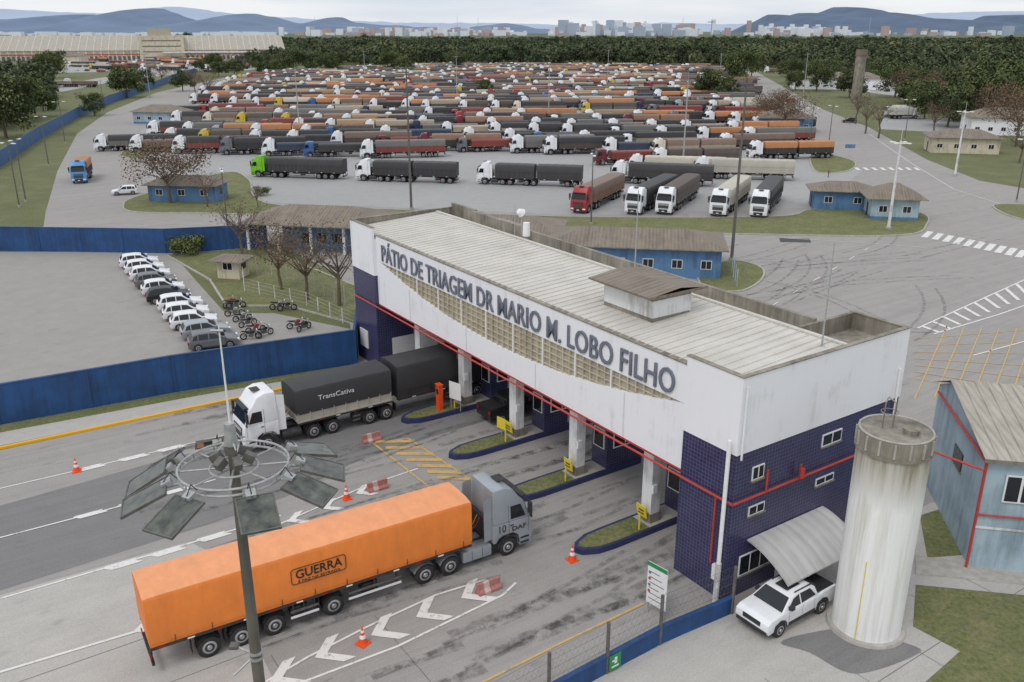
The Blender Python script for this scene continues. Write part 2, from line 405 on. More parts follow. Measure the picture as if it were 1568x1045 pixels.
mbd=MB(); q=[G(*p) for p in [(1193,365),(1240,366),(1242,372),(1195,371)]]; mbd.poly(q,.02,.02,'chass'); mbd.obj("drain_grate",smooth=False)
# ---------------------------------------------------------------- gate building
TB=Matrix.Translation(CB)@Matrix.Rotation(BROT,4,'Z')
def B(x,y,z=0): return TB@Vector((x,y,z))
mb=MB()
Zb=5.4; Zw=7.8; Zt=11.0; Zp=11.6
mb.box(-3.4,-.03,-.27,12.05,0,Zw,'tile')
mb.box(-3.43,0,-.3,12.1,Zw,10.7,'white')
mb.box(-3.43,0,-.3,-.1,10.7,Zp,'white'); mb.box(-.2,0,-.1,12.1,10.7,Zp,'white'); mb.box(-3.43,-.2,11.9,12.1,10.7,Zp,'oldconc'); mb.box(-3.43,-3.23,7.6,11.9,10.7,Zp,'oldconc'); mb.box(-3.2,-.2,7.6,7.8,10.7,11.45,'oldconc')
mb.box(-3.2,-.25,7.82,11.88,10.7,10.72,'oldconc')
mb.box(-.23,-.2,7.8,11.9,10.72,Zp-.01,'oldconc')
mb.box(-41.35,-37.4,-.27,9,0,Zw,'tile'); mb.box(-41.4,-37.37,-.3,9.05,Zw,10.7,'white')
mb.box(-41.4,-37.37,-.3,-.1,10.7,Zp,'white'); mb.box(-41.4,-41.2,-.1,9.05,10.7,Zp,'oldconc')
mb.box(-41.2,-37.4,9.05,9.3,9.5,12.0,'oldconc'); mb.box(-37.4,-30,8.8,9.3,9.5,11.9,'oldconc')
for b in [(-3.47,.04,-.34,-.06),(-.24,.04,-.06,12.14),(-3.47,-.24,11.86,12.14),(-41.44,-37.33,-.34,-.06),(-41.44,-41.16,-.06,9.08)]:
    mb.box(b[0],b[1],b[2],b[3],Zp,Zp+.05,'oldconc')
mb.box(-37.37,-3.43,.3,9,Zb,10.7,'white')
mb.box(-37.37,-3.43,0,.3,9.0,Zt,'white')
mb.box(-37.37,-3.43,-.05,.32,Zt,Zt+.06,'oldconc')
xm=-20.4; hwid=16.6
def zc(x):
    t=(x-xm)/hwid
    return 9.0-1.95*(1-t*t) if abs(t)<1 else 9.0
N=68
for i in range(N):
    xa=-37.37+(33.94)*i/N; xb=-37.37+33.94*(i+1)/N
    za,zb_=zc(xa),zc(xb)
    mb.face([(xa,0,Zb),(xb,0,Zb),(xb,0,zb_),(xa,0,za)],'white')
    mb.face([(xa,0,za),(xb,0,zb_),(xb,.3,zb_),(xa,.3,za)],'white')
    if za<8.98 or zb_<8.98: mb.face([(xa,.16,za),(xb,.16,zb_),(xb,.16,9),(xa,.16,9)],'lens')
mb.face([(-37.37,0,Zb),(-3.43,0,Zb),(-3.43,.3,Zb),(-37.37,.3,Zb)],'white')
x=xm-hwid+.6
while x<xm+hwid-.5:
    z=zc(x); mb.box(x-.025,x+.025,.03,.14,z,9.0,'beige'); x+=.62
for zz in (8.65,8.25,7.85,7.45):
    h=hwid*sqrt(max(0,1-(9-zz)/1.95)); mb.box(xm-h,xm+h,.05,.12,zz-.02,zz+.02,'beige')
x=xm-hwid+3
while x<xm+hwid-2.5:
    mb.box(x-.05,x+.05,.02,.15,zc(x),9.0,'white'); x+=3.1
mb.face([(-41.1,.05,11.02),(-3.3,.05,11.02),(-3.3,7.5,11.42),(-41.1,7.5,11.42)],'roof')
mb.face([(-3.3,-.05,11.02),(-.28,-.05,11.02),(-.28,7.5,11.42),(-3.3,7.5,11.42)],'roof')
mb.face([(-41.1,7.5,11.42),(-.28,7.5,11.42),(-.28,8.8,10.9),(-41.1,8.8,10.9)],'roof')
x=-41
while x<-.4:
    mb.face([(x,.08,11.06),(x+.05,.08,11.06),(x+.05,7.5,11.46),(x,7.5,11.46)],'roof')
    mb.face([(x,.08,11.02),(x,7.5,11.42),(x,7.5,11.46),(x,.08,11.06)],'roof'); mb.face([(x+.05,.08,11.02),(x+.05,.08,11.06),(x+.05,7.5,11.46),(x+.05,7.5,11.42)],'roof')
    x+=.62
mb.box(-41,-.3,7.38,7.62,11.43,11.52,'roof')
mb.box(-30,-3.43,8.8,9.05,9.5,11.75,'oldconc')
mb.box(-13,-9,2.6,5.4,11,12.6,'oldconc'); mb.box(-13.02,-8.98,2.58,5.42,11.4,12.35,'whitecol')
mb.face([(-13.6,1.9,12.75),(-8.5,1.9,12.75),(-8.5,4.1,13.0),(-13.6,4.1,13.0)],'fibre'); mb.face([(-13.6,4.1,13.0),(-8.5,4.1,13.0),(-8.5,6.1,12.75),(-13.6,6.1,12.75)],'fibre')
mb.face([(-13.6,1.9,12.68),(-13.6,6.1,12.68),(-8.5,6.1,12.68),(-8.5,1.9,12.68)],'chass')
mb.box(-13.6,-8.5,1.88,1.9,12.66,12.77,'fibre'); mb.box(-8.5,-8.48,1.9,6.1,12.66,12.8,'fibre')
mb.tube([(-41,-.42,Zb),(.12,-.42,Zb),(.15,12.1,Zb)],.06,8,'red')
mb.box(-37.3,-3.45,-.03,0-.004,Zb,Zb+.1,'red')
mb.tube([(-.9,-.42,Zb),(-.9,-.42,1.8)],.05,8,'red')
mb.tube([(.16,1.8,Zb),(.16,1.8,6.6)],.05,8,'red'); mb.tube([(.2,4.2,Zb),(.2,4.2,6.2)],.05,8,'red'); mb.cyl((.3,4.2,5.5),(.3,4.2,6.0),.13,.13,8,'red')
mb.cyl((-.2,-.62,0),(-.2,-.62,8.6),.1,.1,10,'refl'); mb.cyl((-.2,-.62,0),(-.2,-.62,2.2),.14,.14,10,'whitecol')
mb.cyl((.12,-.1,Zw-.2),(.12,-.1,11.2),.05,.05,8,'refl')
mb.tube([(.1,11.6,Zb),(.1,11.6,9.5)],.06,8,'refl')
for xx in (-8,-16,-24,-32): mb.cyl((xx,-.06,Zb+.12),(xx,-.06,zc(xx)-.02),.03,.03,6,'refl')
def win(x0,x1,y0,y1,z0,z1,ax,n=2):
    if ax=='x':
        mb.box(x0,x0+.05,y0,y1,z0,z1,'refl'); mb.box(x0+.05,x0+.056,y0+.06,y1-.06,z0+.06,z1-.06,'glass')
        for i in range(1,n):
            yy=y0+(y1-y0)*i/n; mb.box(x0+.056,x0+.07,yy-.025,yy+.025,z0+.05,z1-.05,'refl')
        mb.box(x0,x0+.1,y0-.05,y1+.05,z0-.08,z0,'oldconc')
for y0,y1,z0,z1 in [(5.9,7.4,6.55,7.2),(.9,1.7,6.2,6.9),(.9,2.0,4.3,4.8),(5.8,7.2,4.4,4.8),(9.5,10.8,6.5,7.1)]:
    win(-.03,0,y0,y1,z0,z1,'x')
win(-.03,0,.6,2.8,1.1,2.2,'x',3); mb.box(-.03,.03,3.4,4.4,0,2.2,'whitecol'); win(-.03,0,4.8,6.3,1.1,2.2,'x',2)
AX=[7.3,13.9,20.4,27.0,33.6]
for a in AX:
    x=-a
    mb.box(x-.38,x+.38,1.3,1.95,.3,Zb,'whitecol'); mb.box(x-.44,x+.44,1.22,2.03,.3,.9,'oldconc')
    mb.box(x-.7,x+.7,3.4,9.4,.25,4.6,'tile'); mb.box(x-.76,x+.76,3.3,9.5,4.6,4.75,'whitecol')
    mb.box(x-.4,x+.4,3.9,9.2,4.75,Zb,'whitecol')
    for sx in (-1,1):
        xx=x+sx*.7
        for y0 in (3.9,6.6):
            mb.box(min(xx,xx+sx*.04),max(xx,xx+sx*.04),y0,y0+1.9,1.6,2.9,'refl'); mb.box(min(xx+sx*.04,xx+sx*.05),max(xx+sx*.04,xx+sx*.05),y0+.08,y0+.92,1.7,2.8,'glass'); mb.box(min(xx+sx*.04,xx+sx*.05),max(xx+sx*.04,xx+sx*.05),y0+1,y0+1.82,1.7,2.8,'glass')
    mb.box(x-.5,x+.5,3.33,3.4,1.6,2.9,'refl'); mb.box(x-.43,x+.43,3.32,3.33,1.67,2.83,'glass')
    mb.cyl((x+.55,1.1,Zb-.5),(x+.55,1.1,Zb-.2),.16,.1,8,'dksteel'); mb.box(x-.58,x-.38,1.3,1.65,3.6,4.2,'dksteel'); mb.box(x+.38,x+.5,1.3,1.6,2.2,2.7,'refl')
    mb.obox(Vector((x+.05,.95,1.1)),(.38,.03,.36),Matrix.Rotation(.15,3,'X'),'yellow'); mb.box(x-.2,x+.25,.9,.915,.95,1.0,'blackt'); mb.box(x-.15,x+.25,.9,.915,1.12,1.2,'blackt')
    mb.cyl((x+.5,0.4,.34),(x+.5,.4,1.3),.05,.05,8,'yellow')
mb.box(-37.39,-37.36,1,6,1.0,2.4,'refl')
mb.box(-40.6,-39.2,-.34,-.27,1.2,2.7,'refl')
mb.box(-.75,-.35,-.45,-.27,1.0,1.8,'refl')
gate=mb.obj("gate_building",CB,BROT,smooth=False)
def pole_mesh(h,r=.05,m='steel'):
    q=MB(); q.cyl((0,0,0),(0,0,h),r,r*.5,8,m); q.box(-.12,.12,-.12,.12,0,.05,m); return q
pole_mesh(5.2,.05).obj("lightning_rod",B(-1.2,6.6,11.35)); pole_mesh(5.5,.05).obj("lightning_rod",B(-16.5,8.0,11.2)); pole_mesh(2.5,.04).obj("lightning_rod",B(-30,8,11.2))
q=MB(); q.cyl((0,0,0),(0,0,1.6),.06,.06,8,'steel'); q.cyl((0,0,1.6),(0,-.3,1.8),.35,.2,14,'refl'); q.cyl((.6,0,0),(.6,0,1.0),.3,.25,12,'refl'); q.obj("rooftop_antenna",B(-29.5,8.3,11.5),BROT)
def text(body,name,mtx,width,height,m,ext=.04,parent=None,off=.0,sp=1):
    cu=bpy.data.curves.new(name,'FONT'); cu.body=body; cu.size=1; cu.extrude=ext; cu.offset=off; cu.resolution_u=3; cu.space_character=sp
    cu.materials.append(M[m] if isinstance(m,str) else m)
    o=bpy.data.objects.new(name,cu); sc.collection.objects.link(o); bpy.context.view_layer.update()
    d=o.dimensions; sx=width/d.x; 
    cap=height/.73
    o.parent=parent
    o.matrix_local=mtx@Matrix.Diagonal((sx,cap,1,1)); return o
RX=Matrix.Rotation(pi/2,4,'X')
text("PÁTIO DE TRIAGEM DR MARIO M. LOBO FILHO","facade_lettering",Matrix.Translation((-36.4,-.06,9.2))@RX,31.9,1.34,'letter',.05,gate,.004,1.03)
mb=MB(); n=8
for i in range(n):
    t0,t1=i/n,(i+1)/n
    f=lambda t:(.02+2.6*t, 3.05-.15*t-.95*t*t)
    a,b=f(t0),f(t1)
    mb.face([(a[0],1,a[1]),(b[0],1,b[1]),(b[0],6.6,b[1]),(a[0],6.6,a[1])],'awn',[(1,t0),(1,t1),(6.6,t1),(6.6,t0)])
    mb.face([(a[0],1,a[1]-.03),(a[0],6.6,a[1]-.03),(b[0],6.6,b[1]-.03),(b[0],1,b[1]-.03)],'awn')
    for yy in (1,2.4,3.8,5.2,6.6): mb.cyl((a[0],yy,a[1]-.06),(b[0],yy,b[1]-.06),.03,.03,6,'steel',False)
mb.cyl((2.62,1,1.95),(2.62,6.6,1.95),.03,.03,6,'steel')
mb.obj("awning",CB,BROT)
for i,a in enumerate(AX):
    mb=MB()
    out=[(-.85,11),(.85,11),(.85,-1.5),(.75,-2.6),(.35,-3.4),(-.1,-3.6),(-.45,-3.3),(-.8,-2.4),(-.85,-1.2)]
    ins=[(-.68,11),(.68,11),(.68,-1.5),(.58,-2.5),(.25,-3.15),(-.08,-3.35),(-.32,-3.1),(-.63,-2.3),(-.68,-1.2)]
    mb.poly(out,0,.34,'hedge'); 
    mb.poly(ins,.34,.348,'lawn'); mb.poly([(-.68,11),(.68,11),(.68,1),(-.68,1)],.35,.354,'kerb')
    mb.obj("traffic_island",B(-a,0),BROT,smooth=False)
# ---------------------------------------------------------------- trucks
def paint(name,c,rough=.35,metal=0): return mat("paint_"+name,c,rough,.06,1.5,metal)
PC={k:paint(k,C(*v)) for k,v in dict(white=(232,233,235),red=(164,50,50),green=(120,190,40),blue=(56,96,150),dkblue=(36,52,86),yellow=(206,180,70),black=(34,34,36),grey=(110,112,116),ltblue=(84,146,198),orange=(200,120,68),wine=(108,38,46),cream=(220,212,196)).items()}
PC['silver']=paint('silver',C(166,172,178),.32,.35)
def tarp(name,c,st=.35):
    n=NT("tarp_"+name); o=n.tc.outputs["Object"]; f=n.noise(n.mapping(o,scale=(1,.4,.7)),1.1,5,.6); g=n.noise(o,.25,3)
    col=n.ramp(n.mix(.5,f,g),[(.3,mul(c,.8)),(.7,mul(c,1.12))])
    oi=n.new("ShaderNodeObjectInfo"); col=n.mix(.5,col,n.mix(1,col,n.ramp(oi.outputs["Random"],[(0,(.45,.47,.52,1)),(1,(1.0,.97,.94,1))]),'MULTIPLY'))
    n.col(col); n.bump(f,st,.06); return n.fin(.6)
TC={k:tarp(k,C(*v)) for k,v in dict(black=(66,65,66),grey=(118,116,113),brown=(138,116,102),orange=(200,136,88),rust=(152,118,98),tan=(176,162,142),red=(142,70,62),dkbrown=(96,84,77),cream=(202,196,180),ochre=(182,150,116),navy=(62,72,92),white=(214,212,206)).items()}
def plain_tarp(name,c):
    n=NT("tarp_"+name); o=n.tc.outputs["Object"]; f=n.noise(n.mapping(o,scale=(1,.4,.7)),1.1,6,.65); g=n.noise(n.mapping(o,scale=(1.5,1,.35)),1.6,5,.7)
    n.col(n.ramp(n.mix(.5,f,g),[(.3,mul(c,.82)),(.7,mul(c,1.1))])); n.bump(f,.22,.06); return n.fin(.55)
TC['hero']=plain_tarp('hero',C(232,130,52)); TC['herotop']=plain_tarp('hero_faded',C(238,160,110))
def wheel(mb,x,y,r=.52,w=.3,dual=False,rim='rim'):
    sg=1 if y>0 else -1; yo=y; yi=y-sg*(w*2+.04 if dual else w)
    for a,b in ([(yo,yo-sg*w)]+([(yo-sg*(w+.06),yi)] if dual else [])):
        n=18
        mb.cyl((x,a-sg*.03,r),(x,b+sg*.03,r),r,r,n,'tyre',False)
        mb.cyl((x,a-sg*.03,r),(x,a,r),r,r*.9,n,'tyre',True); mb.cyl((x,b+sg*.03,r),(x,b,r),r,r*.9,n,'tyre',True)
    mb.cyl((x,yo,r),(x,yo+sg*.006,r),r*.6,r*.58,16,rim); mb.cyl((x,yo+sg*.006,r),(x,yo+sg*.012,r),r*.42,r*.42,14,'chass'); mb.cyl((x,yo+sg*.01,r),(x,yo+sg*.05,r),r*.24,r*.2,10,rim)
def cabgeo(mb,pc,high=True,silver=False,wheelx=-1.4):
    w0=1.24; top=3.95 if high else 3.35
    hwl=lambda z:w0
    hwu=lambda z:w0-.075*(z-2.0)
    ax=wheelx
    low=[(-.03,.42),(.06,.5),(.08,1.0),(.06,1.5),(0,2.0),(-2.25,2.0),(-2.25,.95),(ax-.7,.95),(ax-.6,1.15),(ax-.3,1.3),(ax+.3,1.3),(ax+.6,1.1),(ax+.68,.85),(ax+.68,.42)]
    mb.shell(low,hwl,pc,.06)
    up=[(0,2.0),(-.1,2.25),(-.4,3.02),(-.62,3.22),(-1.0,3.22+(top-3.22)*.75),(-1.5,top),(-2.2,top-.03),(-2.25,2.0)] if high else [(0,2.0),(-.1,2.25),(-.4,3.02),(-.6,3.2),(-1.1,top),(-2.2,top-.05),(-2.25,2.0)]
    mb.shell(up,hwu,pc,.08)
    a=(-.055,2.14);b=(-.385,2.98)
    nx,nz=.93,.36; o=.012
    pa=(a[0]+nx*o,a[1]+nz*o);pb=(b[0]+nx*o,b[1]+nz*o)
    mb.face([(pa[0]+.01,-(hwu(a[1])-.1),pa[1]),(pa[0]+.01,hwu(a[1])-.1,pa[1]),(pb[0]+.02,hwu(b[1])-.1,pb[1]),(pb[0]+.02,-(hwu(b[1])-.1),pb[1])],'glass')
    mb.box(-.42,-.12,-.98,.98,3.06,3.16,'chass')
    for yy in (-.5,.3): mb.cyl((-.04,yy,2.2),(-.16,yy+.4,2.5),.012,.012,4,'chass')
    for s in (-1,1):
        def sp(x,z,e=.008): return (x,s*(hwu(z)+e),z)
        pts=[sp(-.3,2.12),sp(-1.2,2.12),sp(-1.2,2.85),sp(-.58,2.85)]
        mb.face(pts if s<0 else pts[::-1],'glass')
        y=s*(w0+.004)
        for xs in (-.12,-1.3): mb.face([(xs,y,1.15),(xs-.02,y,1.15),(xs-.02,y,2.0),(xs,y,2.0)],'chass')
        mb.face([sp(-1.32,2.0,.006),sp(-1.34,2.0,.006),sp(-1.34,2.95,.006),sp(-1.32,2.95,.006)],'chass')
        mb.box(-1.25,-1.05,min(y,y+s*.03),max(y,y+s*.03),1.75,1.8,'chass')
        mb.box(-.62,-.1,min(s*1.18,s*1.262),max(s*1.18,s*1.262),.5,.62,'chass'); mb.box(-.62,-.1,min(s*1.18,s*1.262),max(s*1.18,s*1.262),.8,.9,'chass')
        ym=s*1.42; mb.box(-.22,-.08,ym-.13,ym+.13,2.3,2.95,'chass'); mb.cyl((-.15,s*1.1,2.98),(-.15,ym,2.98),.025,.025,6,'chass'); mb.box(-.12,-.06,ym-.1,ym+.1,2.05,2.25,'chass')
        mb.box(.05,.11,min(s*.72,s*1.16),max(s*.72,s*1.16),.68,.88,'lamp')
        for k in range(8):
            a0=radians(8+k*20.5);a1=radians(8+(k+1)*20.5)
            mb.face([(ax+r*cos(t),s*(w0+.012),.55+r*sin(t)) for t,r in ((a0,.6),(a0,.7),(a1,.7),(a1,.6))],'chass')
    mb.box(.04,.1,-.78,.78,1.05,1.78,'chass')
    for k in range(5): mb.box(.1,.112,-.74,.74,1.1+k*.14,1.15+k*.14,pc if k>2 else 'dksteel')
    mb.box(.05,.115,-.65,.65,.5,.9,'chass'); mb.box(.1,.12,-.2,.2,.56,.68,'refl')
    if high:
        for s in (-1,1):
            mb.face([(-2.25,s*1.1,1.2),(-2.75,s*1.18,1.2),(-2.75,s*1.12,3.6),(-2.25,s*1.08,3.7)],pc); mb.face([(-2.25,s*1.09,1.2),(-2.25,s*1.07,3.7),(-2.75,s*1.11,3.6),(-2.75,s*1.17,1.2)],pc)
        mb.box(-1.5,-.95,-.35,.35,3.97,4.0,'chass')
def tractor(mb,pc,high,drive=(-4.6,-5.95),fx=-1.4,rim='rim',skirt=None):
    cabgeo(mb,pc,high,wheelx=fx)
    end=drive[-1]-.75
    for s in (-1,1):
        mb.box(end,-2.0,min(s*.35,s*.47),max(s*.35,s*.47),.8,1.08,'chass')
        wheel(mb,fx,s*1.22,rim=rim)
        for d in drive:
            wheel(mb,d,s*1.24,dual=True,rim=rim)
            for k in range(6):
                a0=radians(20+k*23.3);a1=radians(20+(k+1)*23.3);R=.62
                p=[(d+R*cos(a0),.52+R*sin(a0)),(d+R*cos(a1),.52+R*sin(a1))]
                mb.face([(p[0][0],s*.65,p[0][1]),(p[0][0],s*1.25,p[0][1]),(p[1][0],s*1.25,p[1][1]),(p[1][0],s*.65,p[1][1])],skirt or 'chass')
        f0=-2.35; f1=drive[0]+.75
        if skirt:
            mb.shell([(f0,.4),(f0,1.0),(f1,1.0),(f1,.4)],lambda z:1.22,skirt,.05)
            for xx in (-2.9,-3.5): mb.box(xx,xx+.02,min(s*1.22,s*1.228),max(s*1.22,s*1.228),.42,.98,'chass')
        else: mb.cyl((f0-.1,s*.9,.72),(f1+.1,s*.9,.72),.32,.32,12,'rim' if s<0 else 'chass')
    mb.box(end+.3,-2.6,-.34,.34,.9,.98,'chass'); mb.cyl((-4.9,0,1.08),(-5.6,0,1.18),.5,.45,12,'chass')
    mb.box(-2.5,-2.3,-.9,.9,1.1,2.3,'chass')
    for yy,cc in ((-.3,'red'),(0,'yellow'),(.3,'blackt')): mb.tube([(-2.5,yy,2.2),(-2.8,yy,1.7),(-3.2,yy*.8,1.75),(-3.4,yy*.6,1.9)],.02,5,cc)
def trailer(mb,x0,x1,side,tp,axles,z0=1.32,zs=2.55,ztop=3.75,ribs=True,hero=False,legs=True,step=.75):
    W=1.29; L=x0-x1
    for s in (-1,1):
        mb.box(x1+.1,x0-.3,min(s*.4,s*.55),max(s*.4,s*.55),.95,z0,'chass')
        mb.box(x1,x0,min(s*1.18,s*1.3),max(s*1.18,s*1.3),z0-.14,z0,'chass')
    mb.box(x1,x0,-W+.02,W-.02,z0,zs,side)
    if ribs:
        n=int(L/.8)
        for i in range(n+1):
            x=x1+.04+(L-.12)*i/n
            for s in (-1,1): mb.box(x,x+.06,min(s*(W-.02),s*(W+.03)),max(s*(W-.02),s*(W+.03)),z0,zs-.02,side)
        mb.box(x1,x0,-W-.035,-W+.02,z0,z0+.1,side); mb.box(x1,x0,W-.02,W+.035,z0,z0+.1,side)
    n=max(6,int(L/step)); rng=random.Random(int(L*100)+int(ztop*10))
    secs=[]
    for i in range(n+1):
        x=x1-.02+(L+.04)*i/n; bow=(.03 if i%2 else 0)*(.4 if hero else 1); j=rng.uniform(-.012,.012)*(.5 if hero else 1)
        zt=ztop-bow+j
        if i in(0,n): zt-=.03
        secs.append([(x,-W-.02,zs-.12),(x,-W-.015-bow*.3,zt-.24),(x,-W+.07,zt-.1),(x,-.7,zt-.02),(x,0,zt),(x,.7,zt-.02),(x,W-.07,zt-.1),(x,W+.015,zt-.24),(x,W+.02,zs-.12)])
    for i in range(n):
        for k in range(8):
            mm=tp
            if hero and 2<=k<=5: mm=TC['herotop']
            mb.face([secs[i][k],secs[i+1][k],secs[i+1][k+1],secs[i][k+1]],mm)
    mb.face(secs[0],tp); mb.face(secs[-1][::-1],tp)
    if hero:
        for i in range(2,n,3):
            x=secs[i][0][0]
            for s in (-1,1): mb.box(x,x+.03,min(s*(W+.02),s*(W+.035)),max(s*(W+.02),s*(W+.035)),z0,zs+.05,'chass')
    for a in axles:
        for s in (-1,1):
            wheel(mb,a,s*1.25,dual=True)
            mb.box(a-.72,a-.7,min(s*.7,s*1.26),max(s*.7,s*1.26),.45,1.1,'black')
            for k in range(4):
                a0=radians(30+k*30);a1=radians(60+k*30);R=.6
                mb.face([(a+R*cos(a0),s*.62,.52+R*sin(a0)),(a+R*cos(a0),s*1.27,.52+R*sin(a0)),(a+R*cos(a1),s*1.27,.52+R*sin(a1)),(a+R*cos(a1),s*.62,.52+R*sin(a1))],'chass')
        mb.cyl((a,-.7,.52),(a,.7,.52),.09,.09,8,'chass')
    xs=sorted([x0-3.2]+list(axles),reverse=True)
    for a,b in zip(xs[:-1],xs[1:]):
        if a-b>1.9:
            for s in (-1,1):
                for zz in (.55,.85): mb.box(b+.75,a-.7,min(s*1.2,s*1.25),max(s*1.2,s*1.25),zz,zz+.1,'refl' if hero and zz<.6 else 'dksteel')
                for xx in (b+.9,a-.9,(a+b)/2): mb.box(xx-.04,xx+.04,min(s*1.12,s*1.2),max(s*1.12,s*1.2),.5,z0-.1,'chass')
                mb.box((a+b)/2-.6,(a+b)/2+.2,min(s*.6,s*1.1),max(s*.6,s*1.1),.6,1.05,'chass')
    if legs:
        for s in (-1,1): mb.box(x0-2.9,x0-2.75,min(s*.75,s*.9),max(s*.75,s*.9),.45,z0,'dksteel'); 
    mb.box(x1-.02,x1+.1,-1.2,1.2,.5,.66,'chass')
    for s in (-1,1):
        mb.box(x1-.05,x1,min(s*.8,s*1.2),max(s*.8,s*1.2),.75,.9,'tail'); mb.box(x1+.05,x1+.12,min(s*.5,s*.58),max(s*.5,s*.58),.6,z0,'chass')
        n=int(L/1.2)
        for i in range(n):
            x=x1+.3+i*1.2
            mb.box(x,x+.3,min(s*(1.3),s*1.306),max(s*1.3,s*1.306),z0-.11,z0-.04,'refl' if i%2 else 'tail')
def build_truck(cab,side,tp,kind='semi',high=True):
    mb=MB(); pc=PC[cab]; t=TC[tp]; s=TC[side]
    if kind=='rigid':
        tractor(mb,pc,high,drive=(-6.6,-7.95)); trailer(mb,-2.6,-9.4,s,t,(),legs=False); return mb
    tractor(mb,pc,high)
    if kind=='semi': trailer(mb,-3.3,-18.0,s,t,(-13.3,-14.6,-15.9))
    elif kind=='semi4': trailer(mb,-3.3,-18.4,s,t,(-10.7,-13.4,-14.9,-16.3))
    elif kind=='open': trailer(mb,-3.3,-17.5,s,s,(-13.2,-14.5,-15.8),ztop=2.9,zs=2.5)
    else:
        trailer(mb,-3.3,-10.3,s,t,(-8.9,-10.2)); trailer(mb,-10.8,-18.6,s,t,(-16.2,-17.5),legs=False)
    return mb
mb=MB(); tractor(mb,PC['silver'],True,drive=(-4.75,-6.15),fx=-1.35,skirt=PC['silver'])
trailer(mb,-3.55,-18.95,TC['hero'],TC['hero'],(-10.9,-13.7,-15.2,-16.6),z0=1.45,zs=1.75,ztop=3.95,ribs=False,hero=True,step=.5)
p0=G(812,840); p1=G(238,1036); d=(p0-p1); ha=atan2(d.y,d.x); nrm=Vector((-sin(ha),cos(ha),0))
ht=mb.obj("grain_truck",p0+nrm*1.25,ha)
xt=-12.6
text("GUERRA","trailer_lettering",Matrix.Translation((xt,-1.335,2.62))@RX,2.2,.46,'blackt',.005,ht,.012)
text("É PAZ NA ESTRADA","trailer_slogan",Matrix.Translation((xt+.1,-1.335,2.4))@RX,2.0,.13,'blackt',.005,ht)
q=MB(); fr=[]
for cx,cz,a0 in ((xt+2.25,3.02,0),(xt-.05,3.02,90),(xt-.05,2.5,180),(xt+2.25,2.5,270)):
    for k in range(5):
        a=radians(a0+k*22.5); fr.append((cx+.14*cos(a),-1.34,cz+.14*sin(a)))
q.tube(fr+[fr[0]],.018,5,'blackt'); q.obj("lettering_frame",parent=ht)
text("DAF","cab_lettering",Matrix.Translation((-1.15,-1.262,1.42))@RX,.85,.26,'chass',.004,ht,.01)
text("10","cab_number",Matrix.Translation((-2.0,-1.262,1.5))@RX,.4,.45,'chass',.004,ht)
mb=MB(); tractor(mb,PC['white'],True); trailer(mb,-3.5,-10.4,TC['cream'],TC['black'],(-8.7,-10.0),z0=1.4,zs=2.1,ztop=3.8); trailer(mb,-10.9,-18.6,TC['black'],TC['black'],(-16.2,-17.5),z0=1.4,zs=2.1,ztop=3.9,legs=False)
wt=mb.obj("road_train_truck",B(-29.3,-14.2),radians(34.1)+pi)
text("TransCativa","trailer_lettering",Matrix.Translation((-7.2,1.335,2.75))@Matrix.Rotation(pi,4,'Z')@RX@Matrix.Translation((-2.2,0,0)),2.6,.35,'refl',.004,wt)
cabs=['white']*9+['silver','red','white','blue','white','white','dkblue','grey','white','wine','cream','yellow','white','white']
sides=['dkbrown','dkbrown','brown','black','black','grey','grey','black','navy','tan','red','cream']
tps=['black','black','black','grey','grey','dkbrown','dkbrown','brown','brown','rust','tan','black','ochre','orange','red','cream','black','grey','orange','dkbrown']
VAR=[]
vr=random.Random(3)
for i in range(46):
    VAR.append(build_truck(cabs[i%len(cabs)],vr.choice(sides),vr.choice(tps),vr.choice(['semi','semi','double','semi4','double','open']),vr.random()<.7).mesh("truck_body"))
NV=len(VAR)
GR=build_truck('green','black','black','semi').mesh("truck_body")
WB=build_truck('white','black','black','double').mesh("truck_body")
RD=build_truck('red','rust','brown','semi').mesh("truck_body")
W1=build_truck('white','black','black','semi').mesh("truck_body")
W2=build_truck('white','grey','dkbrown','semi').mesh("truck_body")
W3=build_truck('white','cream','cream','semi').mesh("truck_body")
BL=build_truck('ltblue','navy','orange','rigid',True).mesh("truck_body")
WR=build_truck('white','white','white','rigid',False).mesh("truck_body")
def pip(p,poly):
    c=False;j=len(poly)-1
    for i in range(len(poly)):
        a,b=poly[i],poly[j]
        if (a.y>p.y)!=(b.y>p.y) and p.x<(b.x-a.x)*(p.y-a.y)/(b.y-a.y)+a.x: c=not c
        j=i
    return c
O=G(388,272); Rr=Vector((.982,-.189,0)); Nn=Vector((.189,.982,0))
lot=[G(*p) for p in [(205,238),(200,222),(292,178),(330,150),(370,124),(460,112),(700,103),(1085,105),(1120,122),(1160,165),(1190,200),(1265,262),(1180,266),(1000,258),(950,247),(700,243),(345,238)]]
RA=atan2(-.189,.982)
for k in range(0,44):
    if k%9==8: continue
    rowh=188+(2*rnd()-1)*2.5; ro=ru(0,8)
    for j in range(-14,42):
        pos=O+Nn*(14+14.2*k)+Rr*(j*10.4+ro-46)
        h=radians(rowh+(2*rnd()-1)*2)
        ctr=pos-Vector((cos(h),sin(h),0))*9
        if not pip(ctr,lot) : continue
        if rnd()<.12: continue
        place(VAR[int(rnd()*NV)],"parked_truck",(pos.x+ru(-2.2,2.2),pos.y+ru(-.3,.3),0),h,scale=ru(.96,1.03))
def row1(me,u,v,name="parked_truck",off=0):
    p=G(u,v); place(me,name,(p.x,p.y,0),RA+pi+radians(off))
row1(GR,390,270); row1(WB,549,276,off=.8); row1(WB,733,281,off=-.6); row1(W1,935,279,off=-4)
